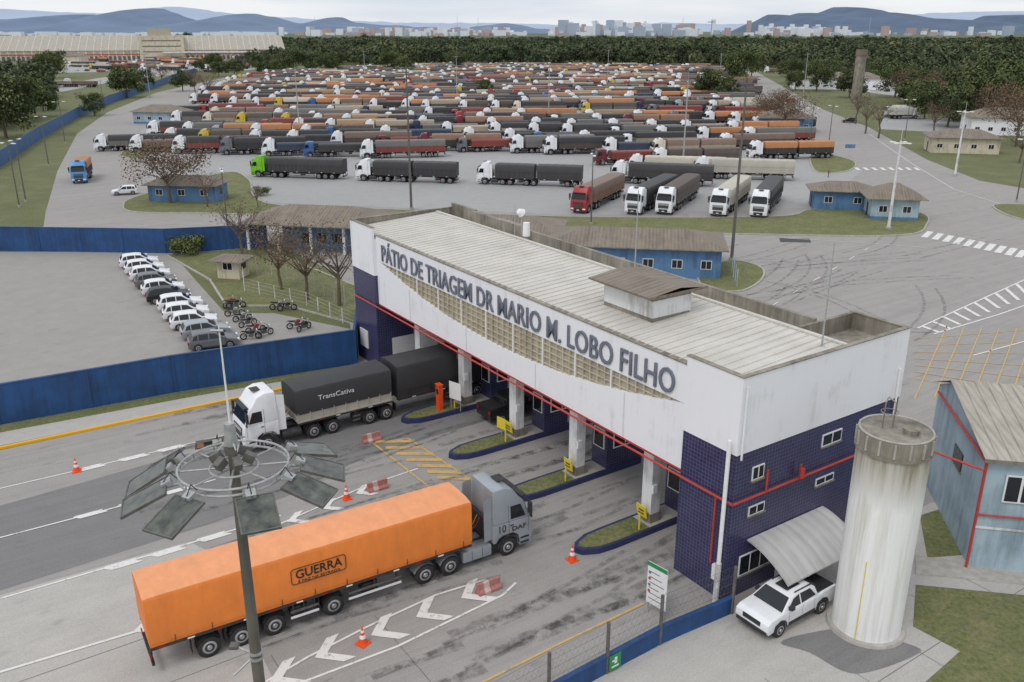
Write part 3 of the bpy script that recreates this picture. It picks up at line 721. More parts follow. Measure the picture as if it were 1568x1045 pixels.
for (u,v),me,o_ in zip([(885,328),(968,330),(1015,330),(1098,333),(1160,335)],[RD,W1,W2,W3,W1],(0,-2,1,0,2)):
    p=G(u,v); place(me,"parked_truck",p,radians(61-180+4+o_))
for (u,v),me in zip([(960,268),(1060,272)],[W3,W3]):
    p=G(u,v); place(me,"parked_truck",p,RA+pi)
place(BL,"moving_truck",G(122,282),radians(-72))
for i in range(50):
    p=G(ru(100,420),ru(91,108)); place(VAR[int(rnd()*NV)],"parked_truck",p,radians(ru(150,175)))
for u,v in [(60,133),(100,133),(1170,112),(1130,108),(1225,120),(1260,128),(1420,140),(1460,143)]:
    place(VAR[int(rnd()*8)],"parked_truck",G(u,v),radians(ru(160,185)))
place(WR,"parked_truck",G(1352,180),radians(178)); place(WR,"parked_truck",G(1405,182),radians(5))
# ---------------------------------------------------------------- cars
def carmesh(pc,kind='hatch'):
    mb=MB(); B_=.93
    hl=lambda z:.86
    hu=lambda z:.84-.42*(z-B_)
    if kind=='hatch':
        low=[(2.0,.32),(2.05,.55),(1.95,.74),(1.0,B_),(-1.85,B_+.02),(-2.0,.85),(-2.03,.5),(-1.97,.3),(-1.62,.3),(-1.55,.56),(-1.25,.69),(-.95,.56),(-.88,.27),(.88,.27),(.95,.56),(1.25,.69),(1.55,.56),(1.62,.3)]
        up=[(1.0,B_),(.3,1.42),(-.2,1.5),(-1.2,1.48),(-1.6,1.38),(-1.88,B_)]
        side=[[(.75,.98),(.2,1.37),(-.3,1.42),(-.3,.98)],[(-.38,.98),(-.38,1.42),(-1.15,1.4),(-1.15,.98)],[(-1.22,.98),(-1.22,1.38),(-1.5,1.3),(-1.66,.98)]]
        ws=((.96,.96),(.34,1.39)); rw=((-1.86,1.0),(-1.63,1.35)); wx=(1.25,-1.25); fx=2.03; bx=-2.03
    else:
        low=[(2.3,.42),(2.42,.62),(2.4,.95),(2.15,1.1),(1.35,1.18),(-1.35,1.18),(-1.4,1.22),(-2.44,1.24),(-2.48,.8),(-2.42,.45),(-1.95,.45),(-1.88,.75),(-1.5,.9),(-1.12,.75),(-1.05,.42),(1.05,.42),(1.12,.75),(1.5,.9),(1.88,.75),(1.95,.45)]
        B_=1.18; hl=lambda z:.93; hu=lambda z:.91-.36*(z-1.18)
        up=[(1.4,1.18),(.7,1.68),(.2,1.76),(-.75,1.74),(-1.0,1.64),(-1.15,1.18)]
        side=[[(1.05,1.24),(.56,1.6),(.15,1.68),(.15,1.24)],[(.07,1.24),(.07,1.68),(-.65,1.67),(-.95,1.28)]]
        ws=((1.37,1.2),(.74,1.65)); rw=((-1.14,1.25),(-1.03,1.58)); wx=(1.5,-1.5); fx=2.4; bx=-2.46
    mb.shell(low,hl,pc,.05); mb.shell(up,hu,pc,.06)
    pk=kind!='hatch'
    for s in (-1,1):
        for sd in side:
            pts=[(x,s*(hu(z)+.008),z) for x,z in sd]; mb.face(pts,'glass')
        for x in wx:
            wheel(mb,x,s*(hl(0)+.01),.39 if pk else .33,.22)
            if pk:
                for k in range(6):
                    a0=radians(k*30);a1=radians(k*30+30);r0,r1=.41,.5
                    mb.face([(x+r*cos(a),s*.937,.4+r*sin(a)) for a,r in ((a0,r0),(a0,r1),(a1,r1),(a1,r0))],'chass')
        mb.box(fx-.12,fx+.012,min(s*.5,s*.84),max(s*.5,s*.84),.62 if not pk else .68,.76 if not pk else .84,'lamp'); mb.box(bx-.012,bx+.1,min(s*.64,s*.86),max(s*.64,s*.86),.7,.88 if not pk else 1.12,'tail')
        mb.box(.75,.98,min(s*.86,s*1.06),max(s*.86,s*1.06),B_+.06,B_+.22,'chass' if pk else pc)
        mb.box(-.95,.95,min(s*hl(0),s*(hl(0)+.015)),max(s*hl(0),s*(hl(0)+.015)),.3 if not pk else .4,.38 if not pk else .58,'chass')
        for xx in (.95,-.0,-.85): mb.face([(xx,s*(hl(0)+.003),.6),(xx-.015,s*(hl(0)+.003),.6),(xx-.015,s*(hl(0)+.003),B_-.03),(xx,s*(hl(0)+.003),B_-.03)],'chass')
    (a0,z0),(a1,z1)=ws
    mb.face([(a0+.01,-(hu(z0)-.08),z0+.015),(a0+.01,hu(z0)-.08,z0+.015),(a1+.01,hu(z1)-.08,z1+.015),(a1+.01,-(hu(z1)-.08),z1+.015)],'glass')
    (a0,z0),(a1,z1)=rw
    mb.face([(a0-.015,-(hu(z0)-.1),z0),(a1-.015,-(hu(z1)-.1),z1),(a1-.015,hu(z1)-.1,z1),(a0-.015,hu(z0)-.1,z0)],'glass')
    mb.box(fx-.05,fx+.02,-.45,.45,.4,.56,'chass')
    if pk:
        mb.box(-2.38,-1.2,-.82,.82,1.24,1.275,'black'); mb.box(fx-.03,fx+.025,-.5,.5,.72,.95,'chass'); mb.box(fx-.02,fx+.03,-.85,.85,.42,.6,'chass')
        mb.tube([(-1.25,-.8,1.26),(-1.15,-.62,1.6),(-1.15,.62,1.6),(-1.25,.8,1.26)],.03,6,'chass')
        mb.box(-.4,.5,-.35,.35,1.765,1.78,'chass')
        for s in (-1,1): mb.box(-.9,.35,min(s*.62,s*.66),max(s*.62,s*.66),1.76,1.81,'chass')
    return mb.mesh("car_body")
CW=carmesh(PC['white']);CD=carmesh(PC['black']);CS=carmesh(PC['silver']);CR=carmesh(PC['red']); CG=carmesh(PC['grey'])
a=G(212,408);b=G(325,532); cols=[CW,CW,CW,CG,CW,CD,CW,CW,CW,CS,CG]
for i,me in enumerate(cols):
    t=i/(len(cols)-1); p=a.lerp(b,t); place(me,"parked_car",p+SD*ru(-.3,.3),radians(24+ru(-2.5,2.5)),scale=1.04)
PW=carmesh(PC['white'],'pickup'); PD=carmesh(PC['black'],'pickup')
p=(G(1165,985)+G(1268,932))/2
place(PW,"pickup_truck",p+Vector((-.3,.75,0)),atan2(-.106,-.151)); place(PD,"pickup_truck",B(-23.8,3.6),radians(34))
for u,v in [(1410,150),(1430,147),(1190,155),(1210,157),(1300,188),(1520,200)]:
    place(random.choice([CW,CR,CD]),"parked_car",G(u,v),radians(ru(150,200)))
for i in range(40):
    place(random.choice([CW,CW,CR,CD,CS]),"parked_car",G(ru(90,370),ru(101,112)),radians(ru(70,110)))
for i in range(24): place(random.choice([CW,CW,CR,CD,CS]),"parked_car",G(ru(1240,1540),ru(124,146)),radians(ru(70,110)))
place(CR,"moving_car",G(105,128),radians(20)); place(CW,"parked_car",G(192,298),radians(200))
# ---------------------------------------------------------------- motorcycles
def moto(c):
    mb=MB()
    for x in (-.65,.65):
        mb.ring((x,0,.31),.26,.06,16,6,'tyre','Y'); mb.cyl((x,-.05,.31),(x,.05,.31),.08,.08,8,'rim')
        for k in range(5):
            a=2*pi*k/5; mb.cyl((x,0,.31),(x+.24*cos(a),0,.31+.24*sin(a)),.015,.015,4,'rim',False)
    mb.box(-.18,.22,-.14,.14,.28,.55,'dksteel'); mb.shell([(.35,.62),(.32,.82),(.05,.88),(-.12,.7),(-.12,.62)],lambda z:.13,c,.04)
    mb.shell([(-.1,.66),(-.1,.76),(-.6,.82),(-.8,.86),(-.8,.78),(-.5,.68)],lambda z:.12,'black',.03)
    mb.tube([(.65,.08,.31),(.42,.08,.95)],.025,6,'steel'); mb.tube([(.65,-.08,.31),(.42,-.08,.95)],.025,6,'steel')
    mb.tube([(.3,-.38,1.05),(.42,-.15,.98),(.42,.15,.98),(.3,.38,1.05)],.02,6,'chass')
    mb.tube([(.38,0,.8),(.1,0,.35),(-.65,0,.31)],.03,6,'chass'); mb.tube([(-.15,.12,.3),(-.8,.16,.38)],.045,8,'steel')
    mb.cyl((.5,0,.9),(.58,0,.9),.09,.09,10,'lamp'); mb.shell([(.4,.64),(.65,.68),(.9,.55),(.65,.63)],lambda z:.07,c,.01); mb.box(-.9,-.84,-.05,.05,.7,.78,'tail')
    mb.cyl((0,.15,.3),(.0,.3,.0),.015,.015,5,'steel')
    return mb.mesh("motorcycle_body")
mr,mk,ms=moto(PC['red']),moto(PC['black']),moto(PC['silver'])
for i,(u,v) in enumerate([(352,470),(362,472),(372,492),(380,500),(392,510),(405,515),(428,474),(440,476),(455,503),(466,506),(360,484),(385,520)]):
    place([mr,mk,ms,mk][i%4],"motorcycle",G(u,v),radians(ru(10,70)))
# ---------------------------------------------------------------- walls and fences
mb=MB(); wallpath(mb,[(-400,728),(0,650),(270,600),(545,557)],2.9,.2,'bluewall',joint=5); wallpath(mb,[(545,557),(553,478)],2.9,.2,'bluewall')
mb.obj("blue_wall",smooth=False)
mb=MB(); wallpath(mb,[(-400,368),(0,384),(255,388),(410,380)],3.0,.2,'bluewall',joint=5); mb.obj("blue_wall",smooth=False)
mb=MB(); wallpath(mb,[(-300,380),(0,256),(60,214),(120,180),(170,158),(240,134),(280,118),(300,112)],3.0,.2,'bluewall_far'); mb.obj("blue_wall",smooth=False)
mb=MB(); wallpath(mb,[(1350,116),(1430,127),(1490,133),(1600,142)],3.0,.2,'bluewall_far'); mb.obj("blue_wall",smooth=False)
mb=MB(); wallpath(mb,[(1120,938),(1010,985),(840,1078),(700,1160)],.85,.18,'bluewall',joint=3.4); mb.obj("low_blue_wall",smooth=False)
def fence(pts,h,step,m='dksteel',base=0,mesh=True,name="wire_fence",th=.05,conv=True):
    mb=MB(); q=[G(*p) if conv else Vector(p) for p in pts]
    for a,b in zip(q[:-1],q[1:]):
        L=(b-a).length; n=max(1,round(L/step)); d=(b-a)/n
        for i in range(n+1):
            p=a+d*i; mb.cyl((p.x,p.y,0),(p.x,p.y,h),th,th,6,m); 
        for zz in [base+(h-base)*k/4 for k in range(1,5)]: mb.cyl((a.x,a.y,zz),(b.x,b.y,zz),.006,.006,4,m,False)
        if mesh:
            n2=int(L/.3)
            for i in range(n2):
                p=a+(b-a)*i/n2; p2=a+(b-a)*min(1,(i+3)/n2)
                mb.cyl((p.x,p.y,base),(p2.x,p2.y,h-.1),.003,.003,3,m,False); mb.cyl((p2.x,p2.y,base),(p.x,p.y,h-.1),.003,.003,3,m,False)
    return mb.obj(name)
fence([(1120,940),(1010,987),(840,1080),(700,1162)],2.6,3.4,base=.85,th=.08)
fence([(372,420),(440,430),(545,478)],2.2,2.2,'kerb'); fence([(372,420),(375,448),(470,470),(545,505)],1.5,2.2,'whitecol',mesh=False)
fence([(1062,412),(1120,420),(1128,440)],2.0,1.6,'ltblue',mesh=False)
def house(name,p,w,d,h,rz,wall,roof='fibre',rh=1.0,ov=.7,hip=True,open_=False):
    mb=MB(); 
    if open_:
        for x in [-w/2+.3,-w/4,0,w/4,w/2-.3]:
            for y in (-d/2+.3,d/2-.3): mb.box(x-.15,x+.15,y-.15,y+.15,0,h,'whitecol')
        mb.box(-w/2+4,w/2-1,-d/4,d/4,0,h-.2,wall)
        for x in (-2,0,2): mb.box(x,x+1.2,-d/4-.05,-d/4,.9,2.1,'glass')
    else:
        mb.box(-w/2,w/2,-d/2,d/2,0,h,wall); mb.box(-w/2-.01,w/2+.01,-d/2-.01,d/2+.01,0,.5,'midblue' if wall=='ltblue' else wall)
    n=max(1,int(w/3))
    for i in range(n):
        x=-w/2+(i+.5)*w/n
        if not open_:
            mb.box(x-.6,x+.6,-d/2-.05,-d/2,1.1,2.1,'refl'); mb.box(x-.53,x-.03,-d/2-.06,-d/2-.05,1.17,2.03,'glass'); mb.box(x+.03,x+.53,-d/2-.06,-d/2-.05,1.17,2.03,'glass')
    if not open_:
        mb.box(-w/2-.05,-w/2,-.45,.45,0,2.1,'chass'); mb.box(w/2,w/2+.05,-.5,.5,1.1,2.0,'glass')
    W,D=w/2+ov,d/2+ov; e=(min(W,D) if hip else 0)*.95
    a=[(-W,-D,h),(W,-D,h),(W,D,h),(-W,D,h)]; r0=(-W+e,0,h+rh); r1=(W-e,0,h+rh)
    mb.face([a[0],a[1],r1,r0],roof); mb.face([a[2],a[3],r0,r1],roof)
    fm=roof if hip else wall
    mb.face([a[1],a[2],r1],fm,[(x[1],x[2]*2) for x in (a[1],a[2],r1)]); mb.face([a[3],a[0],r0],fm,[(x[1],x[2]*2) for x in (a[3],a[0],r0)])
    mb.face([(x,y,z-.12) for x,y,z in a][::-1],'kerb')
    for i in range(4):
        p_,q_=a[i],a[(i+1)%4]; mb.face([(p_[0],p_[1],p_[2]-.12),(q_[0],q_[1],q_[2]-.12),q_,p_],'oldconc')
    return mb.obj(name,p,rz,smooth=False)
house("blue_gatehouse",G(1285,318),8.5,5,3.0,RA,'midblue',rh=1.1)
house("blue_kiosk",G(1362,332),6.5,5.5,3.2,RA,'ltblue',rh=1.8,ov=.9)
house("blue_gatehouse",G(290,306),11,5,2.8,RA+.1,'midblue',rh=1.2)
house("small_house",G(250,188),14,8,3.4,RA,'ltblue',rh=1.8)
house("small_house",G(1200,200),14,8,3.6,RA,'midblue',rh=1.8)
house("beige_house",G(1470,232),14,8,3.4,RA-.05,'beige',rh=1.6)
house("beige_house",G(1545,205),22,10,4.5,RA,'white',rh=2.2)
house("beige_house",G(1280,136),40,14,5,RA,'white','fibre',rh=2.5)
house("warehouse_shed",G(1510,155),60,20,6,RA,'beige','fibre',rh=3)
house("small_house",G(100,100),30,15,7,0,'beige','fibre',rh=3)
house("covered_office",G(487,388)+Vector((0,4,0)),17,9,3.6,RA+.02,'midblue',rh=1.6,open_=True)
house("covered_office",G(962,420)+Vector((1,3,0)),19,8,3.4,RA+.04,'midblue',rh=1.3)
house("covered_office",G(720,385),22,8,3.4,RA+.04,'midblue',rh=1.3)
house("small_shelter",G(358,425),2.6,2.2,2.2,RA,'beige',rh=.5)
mb=MB(); q0=G(-60,97); q1=G(438,92)
mb.T=Matrix.Translation(q0)@Matrix.Rotation(atan2(q1.y-q0.y,q1.x-q0.x),4,'Z'); L=(q1-q0).length
mb.box(0,L,0,70,0,9,'beige')
mb.face([(0,-1,9),(L,-1,9),(L,35,21),(0,35,21)],'fibre_l'); mb.face([(0,71,9),(0,35,21),(L,35,21),(L,71,9)],'fibre_l'); mb.face([(L,-1,9),(L,71,9),(L,35,21)],'beige'); mb.face([(0,-1,9),(0,35,21),(0,71,9)],'beige')
n=44
for i in range(n): mb.box(L*i/n,L*i/n+.8,-.4,0,0,9,'whitecol'); mb.face([(L*i/n,-1,9.15),(L*i/n+.7,-1,9.15),(L*i/n+.7,35,21.15),(L*i/n,35,21.15)],'beige')
mb.box(0,L,-.5,-.05,5.6,6.3,'red')
for i in range(70): mb.box(L*i/70+1,L*i/70+3.2,-.45,-.41,1,4.5,'dksteel')
mb.box(L*.53,L*.67,-6,30,0,21,'beige'); mb.box(L*.56,L*.63,-2,20,21,27,'lens'); 
for i in range(4): mb.box(L*.54,L*.66,-6.1,-6,3+i*4.5,3.8+i*4.5,'dksteel')
mb.box(L*.6,L*.9,-14,-8,7,8,'whitecol')
mb.obj("grain_warehouse",smooth=False)
# ---------------------------------------------------------------- light blue workshop
mb=MB(); nc=G(1485,868)+Vector((-.1,0,0)); rz=atan2(-.19,.98)
mb.T=Matrix.Translation(nc)@Matrix.Rotation(rz,4,'Z')
w_,d_,h_=14,9.5,6.3
mb.box(0,w_,0,d_,0,h_,'ltblue')
mb.face([(-.3,-.35,h_-.05),(w_+.5,-.35,h_-.05),(w_+.5,d_/2+2,h_+1.3),(-.3,d_/2+2,h_+1.3)],'fibre_l'); mb.face([(-.3,d_+.6,h_-.1),(-.3,d_/2+2,h_+1.3),(w_+.5,d_/2+2,h_+1.3),(w_+.5,d_+.6,h_-.1)],'fibre_l')
mb.face([(0,0,h_),(0,d_/2+2,h_+1.2),(0,d_,h_)],'ltblue'); mb.box(-.32,w_+.5,-.39,-.35,h_-.2,h_-.0,'oldconc')
for i in range(24): 
    xx=-.3+i*.62; mb.face([(xx,-.35,h_-.01),(xx+.12,-.35,h_-.01),(xx+.12,d_/2+2,h_+1.34),(xx,d_/2+2,h_+1.34)],'fibre_l')
mb.box(.9,3.2,-.1,-.02,3.9,5.4,'refl')
for i in range(3): mb.box(.98+i*.75,1.6+i*.75,-.11,-.1,3.98,5.32,'glass')
mb.box(-.06,0,3.5,5,3.6,4.6,'glass'); mb.box(-.05,0,3.4,5.1,3.5,3.58,'oldconc')
mb.tube([(-.14,-.14,0),(-.14,-.14,6.0),(-.14,9,6.0)],.07,8,'red'); mb.tube([(-.14,-.1,3.1),(w_,-.1,3.1)],.05,8,'red'); mb.tube([(-.2,-.2,5.6),(-3,1.2,6.0)],.06,8,'red')
mb.box(-.05,w_,-.05,-.02,2.3,2.42,'whitecol')
mb.obj("light_blue_workshop",smooth=False)
mb=MB(); mb.poly([G(1402,852),G(1600,880),G(1600,900),G(1402,880)],0,.06,'kerb'); mb.obj("footpath",smooth=False)
# ---------------------------------------------------------------- tank tower
n=NT("tank_paint"); o=n.tc.outputs["Object"]
st=n.noise(n.mapping(o,scale=(2.4,2.4,.1)),1,6,.75); sx=n.new("ShaderNodeSeparateXYZ"); n.L(o,sx.inputs[0])
mr_=n.new("ShaderNodeMapRange"); mr_.inputs[1].default_value=5.2; mr_.inputs[2].default_value=9.3; n.L(sx.outputs[2],mr_.inputs[0])
mm_=n.new("ShaderNodeMath",operation='MULTIPLY'); n.L(st,mm_.inputs[0]); n.L(mr_.outputs[0],mm_.inputs[1])
c1=n.ramp(st,[(.3,C(206,203,193)),(.55,C(240,240,238))])
n.col(n.mix(n.ramp(mm_.outputs[0],[(.2,(0,0,0,1)),(.5,(1,1,1,1))]),c1,C(148,140,118))); M['siloW']=n.fin(.6)
mb=MB(); R=1.5
mb.cyl((0,0,.1),(0,0,9.2),R,R,40,'siloW'); mb.cyl((0,0,9.2),(0,0,9.95),R+.04,R+.04,40,'oldconc'); mb.cyl((0,0,9.12),(0,0,9.22),R+.09,R+.09,40,'oldconc'); mb.cyl((0,0,0),(0,0,.16),R+.25,R+.2,40,'kerb')
for i in range(16):
    a=2*pi*i/16
    mb.obox(Vector(((R+.06)*cos(a),(R+.06)*sin(a),9.6)),(.04,.04,.33),Matrix.Rotation(a,3,'Z'),'kerb')
mb.ring((0,0,9.98),R-.02,.05,40,5,'kerb')
for s in (-.22,.22): mb.cyl((s-.3,.2,9.9),(s-.3,.2,11.1),.03,.03,6,'oldconc')
mb.tube([(-.52,.2,11.1),(-.3,.5,11.25),(-.08,.2,11.1)],.03,6,'oldconc'); mb.cyl((.5,-.3,9.95),(.5,-.3,10.15),.35,.35,14,'oldconc'); mb.ring((-.3,.2,10.7),.35,.02,14,5,'oldconc')
mb.tube([(-.95,-1.2,0),(-.95,-1.2,4.2)],.02,6,'yellow'); mb.tube([(R+.1,.2,0),(R+.1,.2,2)],.06,6,'red')
for i in range(28): mb.box(-.2,.2,R+.05,R+.1,.3+i*.32,.33+i*.32,'dksteel')
mb.obj("water_tank_tower",(16.35,34.1,0),ang=40)
mb=MB(); mb.poly(smoothpts([Vector(G(*p).to_2d()) for p in [(1195,985),(1240,970),(1300,965),(1400,990),(1400,1005),(1330,1030),(1290,1028),(1240,1000)]],4),.024,.024,'asph_dark'); mb.obj("wet_patch",smooth=False)
# ---------------------------------------------------------------- foreground light mast
mb=MB(); MP=Vector((-5.95,16.9,0)); zr=17.1
mb.cyl((0,0,0),(0,0,zr+.6),.2,.1,16,'mast'); mb.cyl((0,0,zr+.6),(0,0,zr+1.1),.14,.11,12,'steel'); mb.cyl((.02,0,zr+1.1),(.02,0,zr+3.3),.028,.015,6,'refl')
mb.cyl((-.15,0,zr+3.15),(.1,0,zr+3.15),.03,.03,6,'steel'); mb.cyl((.02,0,zr+3.3),(.02,0,zr+3.6),.012,.003,5,'steel')
for R_,zz in ((1.15,zr),(1.15,zr+.14),(.5,zr+.08)): mb.ring((0,0,zz),R_,.026,32,6,'steel')
for i in range(8):
    a=2*pi*i/8+.2; mb.cyl((.15*cos(a),.15*sin(a),zr+.07),(1.15*cos(a),1.15*sin(a),zr+.07),.022,.022,6,'steel')
for i in range(14):
    a=2*pi*i/14; mb.cyl((1.15*cos(a),1.15*sin(a),zr),(1.15*cos(a),1.15*sin(a),zr+.14),.018,.018,5,'steel')
rg=random.Random(4)
for deg in (-60,-112,-148,-176,-20,10,42,122,165):
    a=radians(deg); ca,sa=cos(a),sin(a)
    mb.cyl((1.15*ca,1.15*sa,zr),(1.5*ca,1.5*sa,zr-.02),.03,.03,6,'steel')
    rot=Matrix.Rotation(a+rg.uniform(-.25,.25),3,'Z')@Matrix.Rotation(radians(rg.uniform(16,34)),3,'Y')
    c=Vector((1.85*ca,1.85*sa,zr-.12))
    mb.obox(c,(.48,.38,.02),rot,'panel'); 
    for sx in (-1,1): mb.obox(c+rot@Vector((0,sx*.37,.0)),(.49,.015,.03),rot,'dksteel'); mb.obox(c+rot@Vector((sx*.475,0,.0)),(.015,.355,.029),rot,'dksteel')
    mb.obox(c+rot@Vector((-.1,0,-.04)),(.2,.2,.03),rot,'dksteel')
    mb.obox(Vector((1.38*ca,1.38*sa,zr+.08)),(.1,.1,.06),rot,'steel'); mb.tube([(1.15*ca,1.15*sa,zr+.1),(1.3*ca,1.3*sa,zr+.3),(1.5*ca,1.5*sa,zr+.06)],.012,5,'chass')
for i in range(6):
    a=i*1.05; mb.obox(Vector((.35*cos(a),.35*sin(a),zr+.3)),(.12,.08,.1),Matrix.Rotation(a,3,'Z')@Matrix.Rotation(.5,3,'Y'),'dksteel')
    mb.cyl((.2*cos(a),.2*sin(a),zr+.7),(.38*cos(a),.38*sin(a),zr+.62),.02,.02,5,'steel')
for zz in (12.2,12.35): mb.cyl((0,0,zz),(0,0,zz+.06),.16,.16,12,'steel')
mb.cyl((0,0,12.3),(-.5,.1,12.45),.03,.03,6,'steel'); mb.box(-.62,-.42,0,.2,12.42,12.5,'dksteel'); mb.cyl((0,0,12.3),(-.45,-.35,12.0),.03,.03,6,'steel')
mb.obj("floodlight_mast",MP)
def lamppost(h,heads=4,r=.16,m='steel'):
    mb=MB(); mb.cyl((0,0,0),(0,0,h),r,r*.5,10,m); mb.cyl((0,0,0),(0,0,.4),r*1.8,r*1.8,10,'kerb')
    if heads>2: mb.ring((0,0,h-.3),.6,.04,14,5,m)
    for i in range(heads):
        a=2*pi*i/heads+.4; mb.cyl((0,0,h-.3),(.9*cos(a),.9*sin(a),h-.2),.04,.04,5,m); mb.obox(Vector((1.1*cos(a),1.1*sin(a),h-.22)),(.35,.18,.06),Matrix.Rotation(a,3,'Z'),'lamp' if heads<5 else 'dksteel')
    mb.cyl((0,0,h),(0,0,h+(1.6 if heads>2 else .3)),.03,.02,5,m)
    return mb.mesh("lamp_post_body")
LP20=lamppost(21,6,.2,'dksteel'); LP12=lamppost(10,2,.12,'dksteel'); LP16=lamppost(17,6,.18); LPC=lamppost(12,4,.22,'whitecol')
for me,u,v in [(LP20,1120,400),(LP20,630,322),(LP16,460,215),(LP16,1045,262),(LP16,840,190),(LP16,230,150),(LP16,1230,150),(LPC,1360,352),(LPC,1462,270),(LP12,905,345),(LP12,1268,230),(LP12,1238,235),(LP12,30,318),(LP12,40,310),(LP12,75,255),(LP12,100,220),(LP12,160,170),(LP12,352,380),(LP12,1556,310),(LP16,700,160),(LP16,560,140),(LP16,930,135),(LP16,1100,150),(LP12,1325,195),(LP12,1385,215)]:
    place(me,"lamp_post",G(u,v),ru(0,3))
def signpost(name,p,w_,h_,z,m,rz=0,post='steel',n=1,txt=None):
    mb=MB(); 
    for i in range(n):
        x=0 if n==1 else (-w_/2+.1+(w_-.2)*i); mb.cyl((x,.04,0),(x,.04,z+h_),.035,.035,8,post)
    mb.box(-w_/2,w_/2,-.02,.01,z,z+h_,m)
    if txt: 
        for k in range(6): mb.box(-w_/2+.12,w_/2-.15*(1+k%3),-.026,-.021,z+h_*(.12+.13*k),z+h_*(.12+.13*k)+.04,'dksteel')
        for k in range(4):
            zz=z+h_*(.3+.15*k); mb.cyl((-w_/2+.14,-.028,zz),(-w_/2+.14,-.021,zz),.08,.08,10,'midblue' if k%2 else 'red')
        mb.box(-w_/2,w_/2,-.026,-.021,z+h_*.9,z+h_,'green')
    return mb.obj(name,p,rz,smooth=False)
signpost("notice_board",G(1003,945),1.15,2.2,.6,'refl',radians(-48),n=2,txt=1)
signpost("blue_road_sign",G(1300,240),2.2,.8,1.8,'midblue',0); signpost("blue_road_sign",G(1236,205),2.2,.8,3,'midblue',0)
mb=MB(); mb.box(-.33,.33,-.02,.01,0,.75,'green'); mb.box(-.2,.2,-.026,-.021,.12,.2,'refl'); mb.box(-.05,.1,-.026,-.021,.3,.62,'refl'); mb.box(-.18,.05,-.026,-.021,.42,.5,'refl')
wa=G(1010,985); wb=G(840,1078); d=(wa-wb).normalized(); q=wb+d*((wa-wb).length*.55)
nn=Vector((d.y,-d.x,0)); q=q+nn*.15; mb.obj("green_exit_sign",(q.x,q.y,.12),atan2(d.y,d.x),smooth=False)
mb=MB(); mb.box(-.25,.25,-.15,.15,0,1.9,'cone'); mb.box(-.3,.3,-.2,.2,1.9,1.95,'cone'); mb.box(-.15,.15,-.16,-.152,1.2,1.6,'glass'); mb.obj("orange_ticket_totem",B(-26.9,-.6,.34),BROT,smooth=False)
signpost("notice_board",B(-26.2,.3,.34),1.1,1.3,.8,'refl',BROT+.3,n=2)
signpost("yellow_sign",B(-21,.8,.34),.8,.8,.4,'yellow',BROT+.2)
mb=MB(); mb.box(-.22,.22,-.22,.22,0,.05,'cone'); mb.cyl((0,0,.05),(0,0,.28),.17,.125,16,'cone'); mb.cyl((0,0,.28),(0,0,.42),.125,.093,16,'refl'); mb.cyl((0,0,.42),(0,0,.52),.093,.07,16,'cone'); mb.cyl((0,0,.52),(0,0,.62),.07,.05,16,'refl'); mb.cyl((0,0,.62),(0,0,.78),.05,.02,16,'cone')
cone=mb.mesh("cone_body")
for u,v in [(118,722),(531,764),(382,815),(556,986),(876,858)]: place(cone,"traffic_cone",G(u,v),ru(0,1),scale=1.2)
def barrier(c):
    mb=MB(); prof=[(-.28,0),(.28,0),(.28,.18),(.12,.35),(.09,.7),(-.09,.7),(-.12,.35),(-.28,.18)]
    k=len(prof); n=4
    for i in range(n):
        x0=-.75+1.5*i/n;x1=-.75+1.5*(i+1)/n; m=c if i%3!=1 else 'pink'
        for j in range(k):
            a,b=prof[j],prof[(j+1)%k]; mb.face([(x0,a[0],a[1]),(x0,b[0],b[1]),(x1,b[0],b[1]),(x1,a[0],a[1])][::-1],m)
    mb.face([(-.75,a,b) for a,b in prof][::-1],c); mb.face([(.75,a,b) for a,b in prof],c)
    return mb.mesh("barrier_body",False)
M['fadedred']=mat("faded_red_paint",C(172,114,108),.7,.2,4); M['pink']=mat("faded_white_paint",C(200,176,168),.7,.15,4)
br=barrier('fadedred')
for u,v in [(569,676),(578,750),(748,905)]: place(br,"concrete_barrier",G(u,v),radians(34),scale=.85)
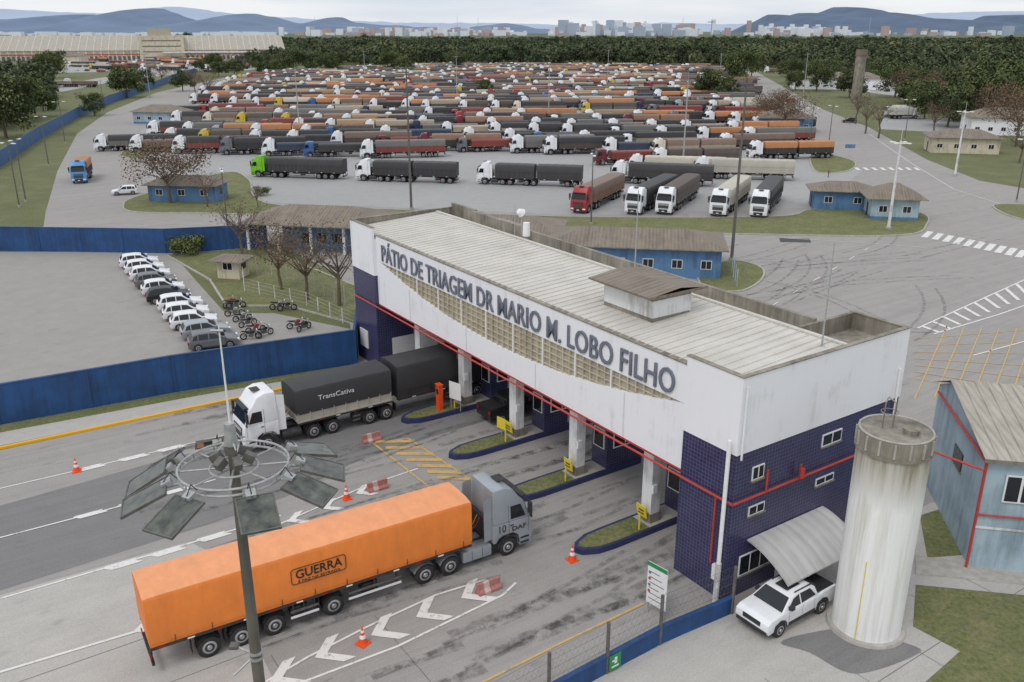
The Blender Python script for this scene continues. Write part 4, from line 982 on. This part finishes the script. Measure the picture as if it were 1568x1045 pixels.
# ---------------------------------------------------------------- trees
def tree_mesh(h,cr,nleaf,ls,mats,seed,bare=False,trunk=.0,crown_low=.35,flat=.75):
    rg=random.Random(seed); mb=MB()
    tr=trunk or h*.028
    base=Vector((0,0,0)); top=Vector((rg.uniform(-.4,.4),rg.uniform(-.4,.4),h*.5))
    mid=Vector((rg.uniform(-.2,.2),rg.uniform(-.2,.2),h*.25))
    mb.cyl(base,mid,tr,tr*.8,8,'bark',False); mb.cyl(mid,top,tr*.8,tr*.5,8,'bark',False)
    clumps=[]
    nb=11 if not bare else 14
    for i in range(nb):
        a=2*pi*i/nb+rg.uniform(-.3,.3); s=mid.lerp(top,rg.uniform(.2,1)); 
        rr=cr*rg.uniform(.4,.95); e=Vector((cos(a)*rr,sin(a)*rr,h*rg.uniform(crown_low+.15,.92)))
        m1=s.lerp(e,.5)+Vector((rg.uniform(-.3,.3),rg.uniform(-.3,.3),rg.uniform(-.1,.5)))
        mb.cyl(s,m1,tr*.4,tr*.25,6,'bark',False); mb.cyl(m1,e,tr*.25,tr*.08,5,'bark',False)
        clumps.append(e)
        for k in range(5 if bare else 2):
            e2=m1.lerp(e,rg.uniform(.3,1))+Vector((rg.uniform(-1,1),rg.uniform(-1,1),rg.uniform(-.1,1)))*cr*.38
            mb.cyl(m1.lerp(e,rg.uniform(0,.6)),e2,tr*.14,tr*.04,4,'bark',False); clumps.append(e2)
    clumps.append(Vector((top.x,top.y,h*.9)))
    for c in clumps[:] : 
        if rg.random()<.4: clumps.append(c+Vector((rg.uniform(-1,1),rg.uniform(-1,1),rg.uniform(-.5,.6)))*cr*.3)
    cs=[(c,cr*rg.uniform(.22,.42)*(1 if not bare else .85),rg.choice(mats)) for c in clumps]
    for i in range(nleaf):
        c,r,m=cs[int(rg.random()*len(cs))]
        v=Vector((rg.gauss(0,1),rg.gauss(0,1),rg.gauss(0,1)*flat)).normalized()*r*rg.uniform(.55,1.1)
        p=c+v; 
        if p.z<h*.1: continue
        nn=(v.normalized()+Vector((rg.uniform(-.8,.8),rg.uniform(-.8,.8),rg.uniform(-.2,1)))).normalized()
        a=nn.orthogonal().normalized(); b=nn.cross(a); th=rg.uniform(0,6.3); a,b=a*cos(th)+b*sin(th),b*cos(th)-a*sin(th)
        s=ls*rg.uniform(.6,1.3)
        mm=m if rg.random()<.75 else rg.choice(mats)
        mb.face([p-a*s,p-b*s*.6,p+a*s,p+b*s*.6],mm)
    return mb.mesh("tree_body",False)
green=[ 'leafA','leafB','leafA','leafC']; rus=['leafR','leafR2','leafR2']
T1=tree_mesh(9,4.6,6500,.24,green,1,crown_low=.05); T2=tree_mesh(8,4.0,5500,.24,green,2,crown_low=.08); T3=tree_mesh(7,3.3,4000,.22,['leafA','leafC','leafB'],3,crown_low=.15)
TR1=tree_mesh(7.5,5.2,3200,.15,rus,4,True); TR2=tree_mesh(6.5,3.6,1200,.1,rus,5,True); TR3=tree_mesh(7,3.5,450,.1,rus,6,True)
SH=tree_mesh(3,2.4,1600,.2,['leafA','leafC'],8,crown_low=.1)
def tr(me,name,u,v,s=1): place(me,name,G(u,v),ru(0,6.28),scale=s)
tr(TR1,"russet_tree",262,312,1.15); tr(TR3,"bare_tree",318,318,.8); tr(TR3,"bare_tree",372,395,1.0); tr(TR2,"bare_tree",432,445,1.05); tr(TR2,"bare_tree",470,462,1.15); tr(TR3,"bare_tree",520,470,1.1); tr(TR3,"bare_tree",395,320,.5); tr(SH,"bush",290,390,.8); tr(SH,"bush",400,300,.5)
for u,v,s,t in [(10,212,1.7,T1),(-25,200,2.0,T2),(55,180,1.3,T2),(145,178,1.0,T3),(195,150,1.6,T2),(80,120,1.6,T1),(225,136,1.2,T3),(300,145,1.5,TR2),(320,150,1.5,TR2),(280,140,1.2,T2),(1085,152,1.5,T2),(1110,155,1.3,T3),(1200,205,1.3,TR1),(1180,190,1.1,TR1),(1325,205,1.3,TR3),(1345,212,1.3,TR3),(1310,190,1.3,TR3),(1430,205,1.2,TR2),(1450,195,1.5,T2),(1490,190,1.7,T1),(1530,200,1.5,TR1),(1555,225,1.5,TR1),(1570,195,1.8,T1),(1400,160,1.6,T2),(1370,150,1.6,T1),(1440,160,1.6,T2),(1300,150,1.4,T2),(1250,140,1.4,T1),(1560,250,1.2,TR2),(510,112,1.4,T1),(620,115,1.4,T2),(600,112,1.5,T1),(740,150,1,T3),(1150,200,1,TR2),(1500,168,1.7,T1),(1545,170,1.9,T1),(285,75,2.4,T1),(250,130,1.5,TR2),(450,112,1.6,T1),(480,112,1.6,T2),(420,110,1.4,T2),(700,108,1.4,T1),(1130,128,1.8,T1),(1150,118,1.8,T2)]:
    tr(t,"russet_tree" if t is TR1 else "bare_tree" if t in(TR2,TR3) else "broadleaf_tree",u,v,s)
g2=random.Random(21)
for i in range(18): tr(g2.choice([T1,T2,T3,TR2]),"broadleaf_tree",g2.uniform(1195,1340),g2.uniform(112,145),g2.uniform(.9,1.4))
for i in range(16): tr(g2.choice([T1,T2,T3,TR1]),"broadleaf_tree",g2.uniform(1380,1590),g2.uniform(150,185),g2.uniform(.9,1.5))
for i in range(12): tr(g2.choice([T1,T2,T3]),"broadleaf_tree",g2.uniform(300,450),g2.uniform(106,118),g2.uniform(.9,1.4))
fp=bpy.data.objects.new("distant_forest",None); sc.collection.objects.link(fp)
crowns=[tree_mesh(11,6,300,1.1,g,20+i,crown_low=.1) for i,g in enumerate([['fleafA','fleafB'],['fleafB','fleafB','fleafA'],['fleafA','fleafC','fleafB'],['fleafC','fleafA']])]
frg=random.Random(11)
bpy_ms=[MB() for _ in crowns]
def fquad(mb,x,y,s):
    a=frg.uniform(0,6.28); c=[(x+cos(a+k*pi/2)*s*.707,y+sin(a+k*pi/2)*s*.707,0) for k in range(4)]
    mb.face(c,'leafB')
def inforest(x,y):
    u=784+F*x/(y*cos(P)+H*sin(P)); 
    ang=math.atan2(H,y); v=522.5+F*math.tan(ang-P)
    if u<380: return v<88 and y>1150
    if u<1130: return v<101+ 5*noise.noise(Vector((u*.02,0,0)))
    return v<101+(u-1130)*.085+6*noise.noise(Vector((u*.03,3,0)))
for i in range(13000):
    y=(420+ (frg.random()**1.5)*1500); x=frg.uniform(-.7,.7)*y
    if inforest(x,y):
        # stands of one species, and the odd emergent tree
        k=noise.noise(Vector((x*.012,y*.008,1.7)))
        idx=1 if k<-.15 else (0 if k<.1 else (2 if k<.3 else 3))
        if frg.random()<.35: idx=frg.randrange(4)
        s=frg.uniform(.6,1.05)*(1.0+.3*noise.noise(Vector((x*.006,y*.006,9))))
        if frg.random()<.04: s*=1.35
        fquad(bpy_ms[idx],x,y,s)
for i in range(90):
    u=frg.uniform(-160,78); v=frg.uniform(112,205)-max(0,u)*.35
    if v<108: continue
    q=G(u,v); fquad(frg.choice(bpy_ms[:2]),q.x,q.y,frg.uniform(.55,.95))
for k,(mb,cm) in enumerate(zip(bpy_ms,crowns)):
    o=mb.obj("forest_layer",parent=fp,smooth=False); o.instance_type='FACES'; o.use_instance_faces_scale=True; o.instance_faces_scale=1; o.show_instancer_for_render=False; o.show_instancer_for_viewport=False
    c=place(cm,"tree_crown",parent=o)
M['canopy']=grassmat("forest_canopy",C(66,80,58),C(86,97,70),C(110,117,88),.02)  # greyed greens, far haze carried in the base colour
mb=MB(); nx,ny=160,60
def cpt(i,j):
    y=950*(5.5)**(j/ny); x=(-.8+1.6*i/nx)*y
    return (x,y,(5 if j else -1)+4*noise.noise(Vector((x*.02,y*.012,0)))+2.5*noise.noise(Vector((x*.08,y*.05,4))))
P_=[[cpt(i,j) for i in range(nx+1)] for j in range(ny+1)]
for j in range(ny):
    for i in range(nx):
        if P_[j][i][0]/P_[j][i][1]<-.27 and P_[j][i][1]<1250: continue
        mb.face([P_[j][i],P_[j][i+1],P_[j+1][i+1],P_[j+1][i]],'canopy')
mb.obj("forest_canopy",ang=180)
# ---------------------------------------------------------------- city skyline
crg=random.Random(5); mb=MB()
M['cityw']=mat("distant_white_building",C(224,228,234),.8,.06,.01); M['cityb']=mat("distant_grey_building",C(168,180,196),.8,.1,.01); M['cityr']=mat("distant_brick_building",C(184,162,160),.8,.1,.01)  # building tones paled in the base colour to stand in for haze
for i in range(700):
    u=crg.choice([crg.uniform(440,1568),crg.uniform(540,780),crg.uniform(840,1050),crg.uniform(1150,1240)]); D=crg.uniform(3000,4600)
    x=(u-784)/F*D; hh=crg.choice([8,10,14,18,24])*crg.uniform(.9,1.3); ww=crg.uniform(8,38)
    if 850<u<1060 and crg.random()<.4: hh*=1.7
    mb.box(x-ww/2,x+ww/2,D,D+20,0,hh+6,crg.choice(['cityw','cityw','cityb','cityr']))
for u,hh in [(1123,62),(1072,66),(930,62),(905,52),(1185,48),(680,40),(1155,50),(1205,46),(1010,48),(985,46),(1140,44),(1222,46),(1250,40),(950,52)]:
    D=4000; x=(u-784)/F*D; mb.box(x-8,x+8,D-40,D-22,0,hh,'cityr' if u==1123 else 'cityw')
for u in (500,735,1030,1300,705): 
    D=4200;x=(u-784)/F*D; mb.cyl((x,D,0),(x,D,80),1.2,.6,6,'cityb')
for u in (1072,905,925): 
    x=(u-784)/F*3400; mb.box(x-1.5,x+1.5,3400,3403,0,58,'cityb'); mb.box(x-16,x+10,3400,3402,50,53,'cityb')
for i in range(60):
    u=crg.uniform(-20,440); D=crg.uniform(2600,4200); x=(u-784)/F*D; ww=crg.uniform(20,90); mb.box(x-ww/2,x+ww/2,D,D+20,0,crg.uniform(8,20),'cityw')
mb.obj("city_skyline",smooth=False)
def ridge(name,sil,D,m,depth,seed):
    mb=MB(); us=[s[0] for s in sil]; n=240; m2=8; rows=[]
    for j in range(m2+1):
        row=[]; tj=j/m2; bell=sin(pi*tj*.5)
        for i in range(n+1):
            u=us[0]+(us[-1]-us[0])*i/n
            for (a,va),(b,vb) in zip(sil[:-1],sil[1:]):
                if a<=u<=b: 
                    t=(u-a)/(b-a); t=t*t*(3-2*t)*.5+t*.5; v=va+(vb-va)*t; break
            hgt=H+(45-v)/F*D; y=D-depth*(1-tj); x=(u-784)/F*D
            z=hgt*bell+ (hgt*.14*noise.noise(Vector((x*.0014,y*.0014,seed)))*(1-.7*tj)+D*.0012*noise.noise(Vector((x*.006,0,seed+9))))*(1 if j else 0)
            row.append((x,y,max(-2,z)))
        rows.append(row)
    for j in range(m2):
        for i in range(n): mb.face([rows[j][i],rows[j][i+1],rows[j+1][i+1],rows[j+1][i]],m)
    mb.obj(name,ang=180)
M['hill1']=mat("hazy_hill",C(104,122,148),.95,.14,.002); M['hill2']=mat("hazy_far_hill",C(164,178,200),.95,.06,.001); M['hill3']=mat("hazy_forest_hill",C(82,100,124),.95,.2,.003)  # blue haze painted into the hill colours, no volume used
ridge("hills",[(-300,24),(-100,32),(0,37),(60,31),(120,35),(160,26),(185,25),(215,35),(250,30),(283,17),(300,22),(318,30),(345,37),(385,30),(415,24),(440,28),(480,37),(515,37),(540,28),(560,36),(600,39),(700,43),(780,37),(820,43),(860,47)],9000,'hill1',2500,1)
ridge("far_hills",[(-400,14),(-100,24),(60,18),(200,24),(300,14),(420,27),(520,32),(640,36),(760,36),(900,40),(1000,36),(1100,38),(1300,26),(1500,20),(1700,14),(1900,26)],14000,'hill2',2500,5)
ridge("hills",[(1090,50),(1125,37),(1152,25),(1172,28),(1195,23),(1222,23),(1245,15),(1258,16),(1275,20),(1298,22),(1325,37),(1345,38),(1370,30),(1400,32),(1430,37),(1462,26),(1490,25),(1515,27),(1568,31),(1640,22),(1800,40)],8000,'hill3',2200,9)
mb=MB(); mb.cyl((0,0,0),(0,0,17),1.9,1.9,20,'oldconc'); mb.cyl((0,0,17),(0,0,19),2.1,2.1,20,'fibre'); mb.obj("water_tower",G(1310,158))
# ---------------------------------------------------------------- people
def person(name,loc,rz,shirt,pants):
    V=[(0,0,.95),(0,0,1.15),(0,0,1.38),(0,0,1.5),(0.01,0,1.6),(0.01,0,1.7),
       (.0,.17,1.42),(.03,.24,1.15),(.1,.22,.92),(.13,.22,.82),(.0,-.17,1.42),(-.03,-.24,1.15),(.05,-.22,.92),(.08,-.22,.82),
       (0,.1,.9),(.08,.11,.5),(.02,.11,.08),(.14,.11,.04),(0,-.1,.9),(-.02,-.11,.5),(-.1,-.11,.08),(.02,-.11,.04)]
    E=[(0,1),(1,2),(2,3),(3,4),(4,5),(2,6),(6,7),(7,8),(8,9),(2,10),(10,11),(11,12),(12,13),(0,14),(14,15),(15,16),(16,17),(0,18),(18,19),(19,20),(20,21)]
    Rr_=[.15,.13,.15,.06,.095,.09,.07,.05,.035,.04,.07,.05,.035,.04,.1,.07,.05,.04,.1,.07,.05,.04]
    me=bpy.data.meshes.new(name); me.from_pydata(V,E,[]); ob=bpy.data.objects.new(name,me); sc.collection.objects.link(ob)
    sk=ob.modifiers.new("s",'SKIN'); 
    for i,r in enumerate(Rr_): me.skin_vertices[0].data[i].radius=(r,r)
    me.skin_vertices[0].data[0].use_root=True
    ob.modifiers.new("d",'SUBSURF').levels=1
    dg=bpy.context.evaluated_depsgraph_get(); nm=bpy.data.meshes.new_from_object(ob.evaluated_get(dg)); ob.modifiers.clear(); ob.data=nm
    nm.materials.clear()
    for m in (M['skin'],shirt,pants,M['hair'],M['black']): nm.materials.append(m)
    for p in nm.polygons:
        z=p.center.z; y=abs(p.center.y); p.use_smooth=True
        p.material_index=3 if (z>1.68 or (z>1.58 and p.center.x<-.02)) else 0 if z>1.47 or (y>.17 and z<1.0 and z>.7) else 1 if z>.93 else 4 if z<.1 else 2
    ob.location=loc; ob.rotation_euler=(0,0,rz); return ob
person("worker",G(557,524),-1.5,M['cone'],PC['dkblue']); person("worker",G(553,530),1.2,PC['grey'],PC['black']); person("pedestrian",G(1268,272),0,PC['red'],PC['black'])
for k,mb in MK.items(): mb.obj("road_markings" if k in('wline','yline') else "slab_joints" if k=='joint' else "tyre_marks",smooth=False)
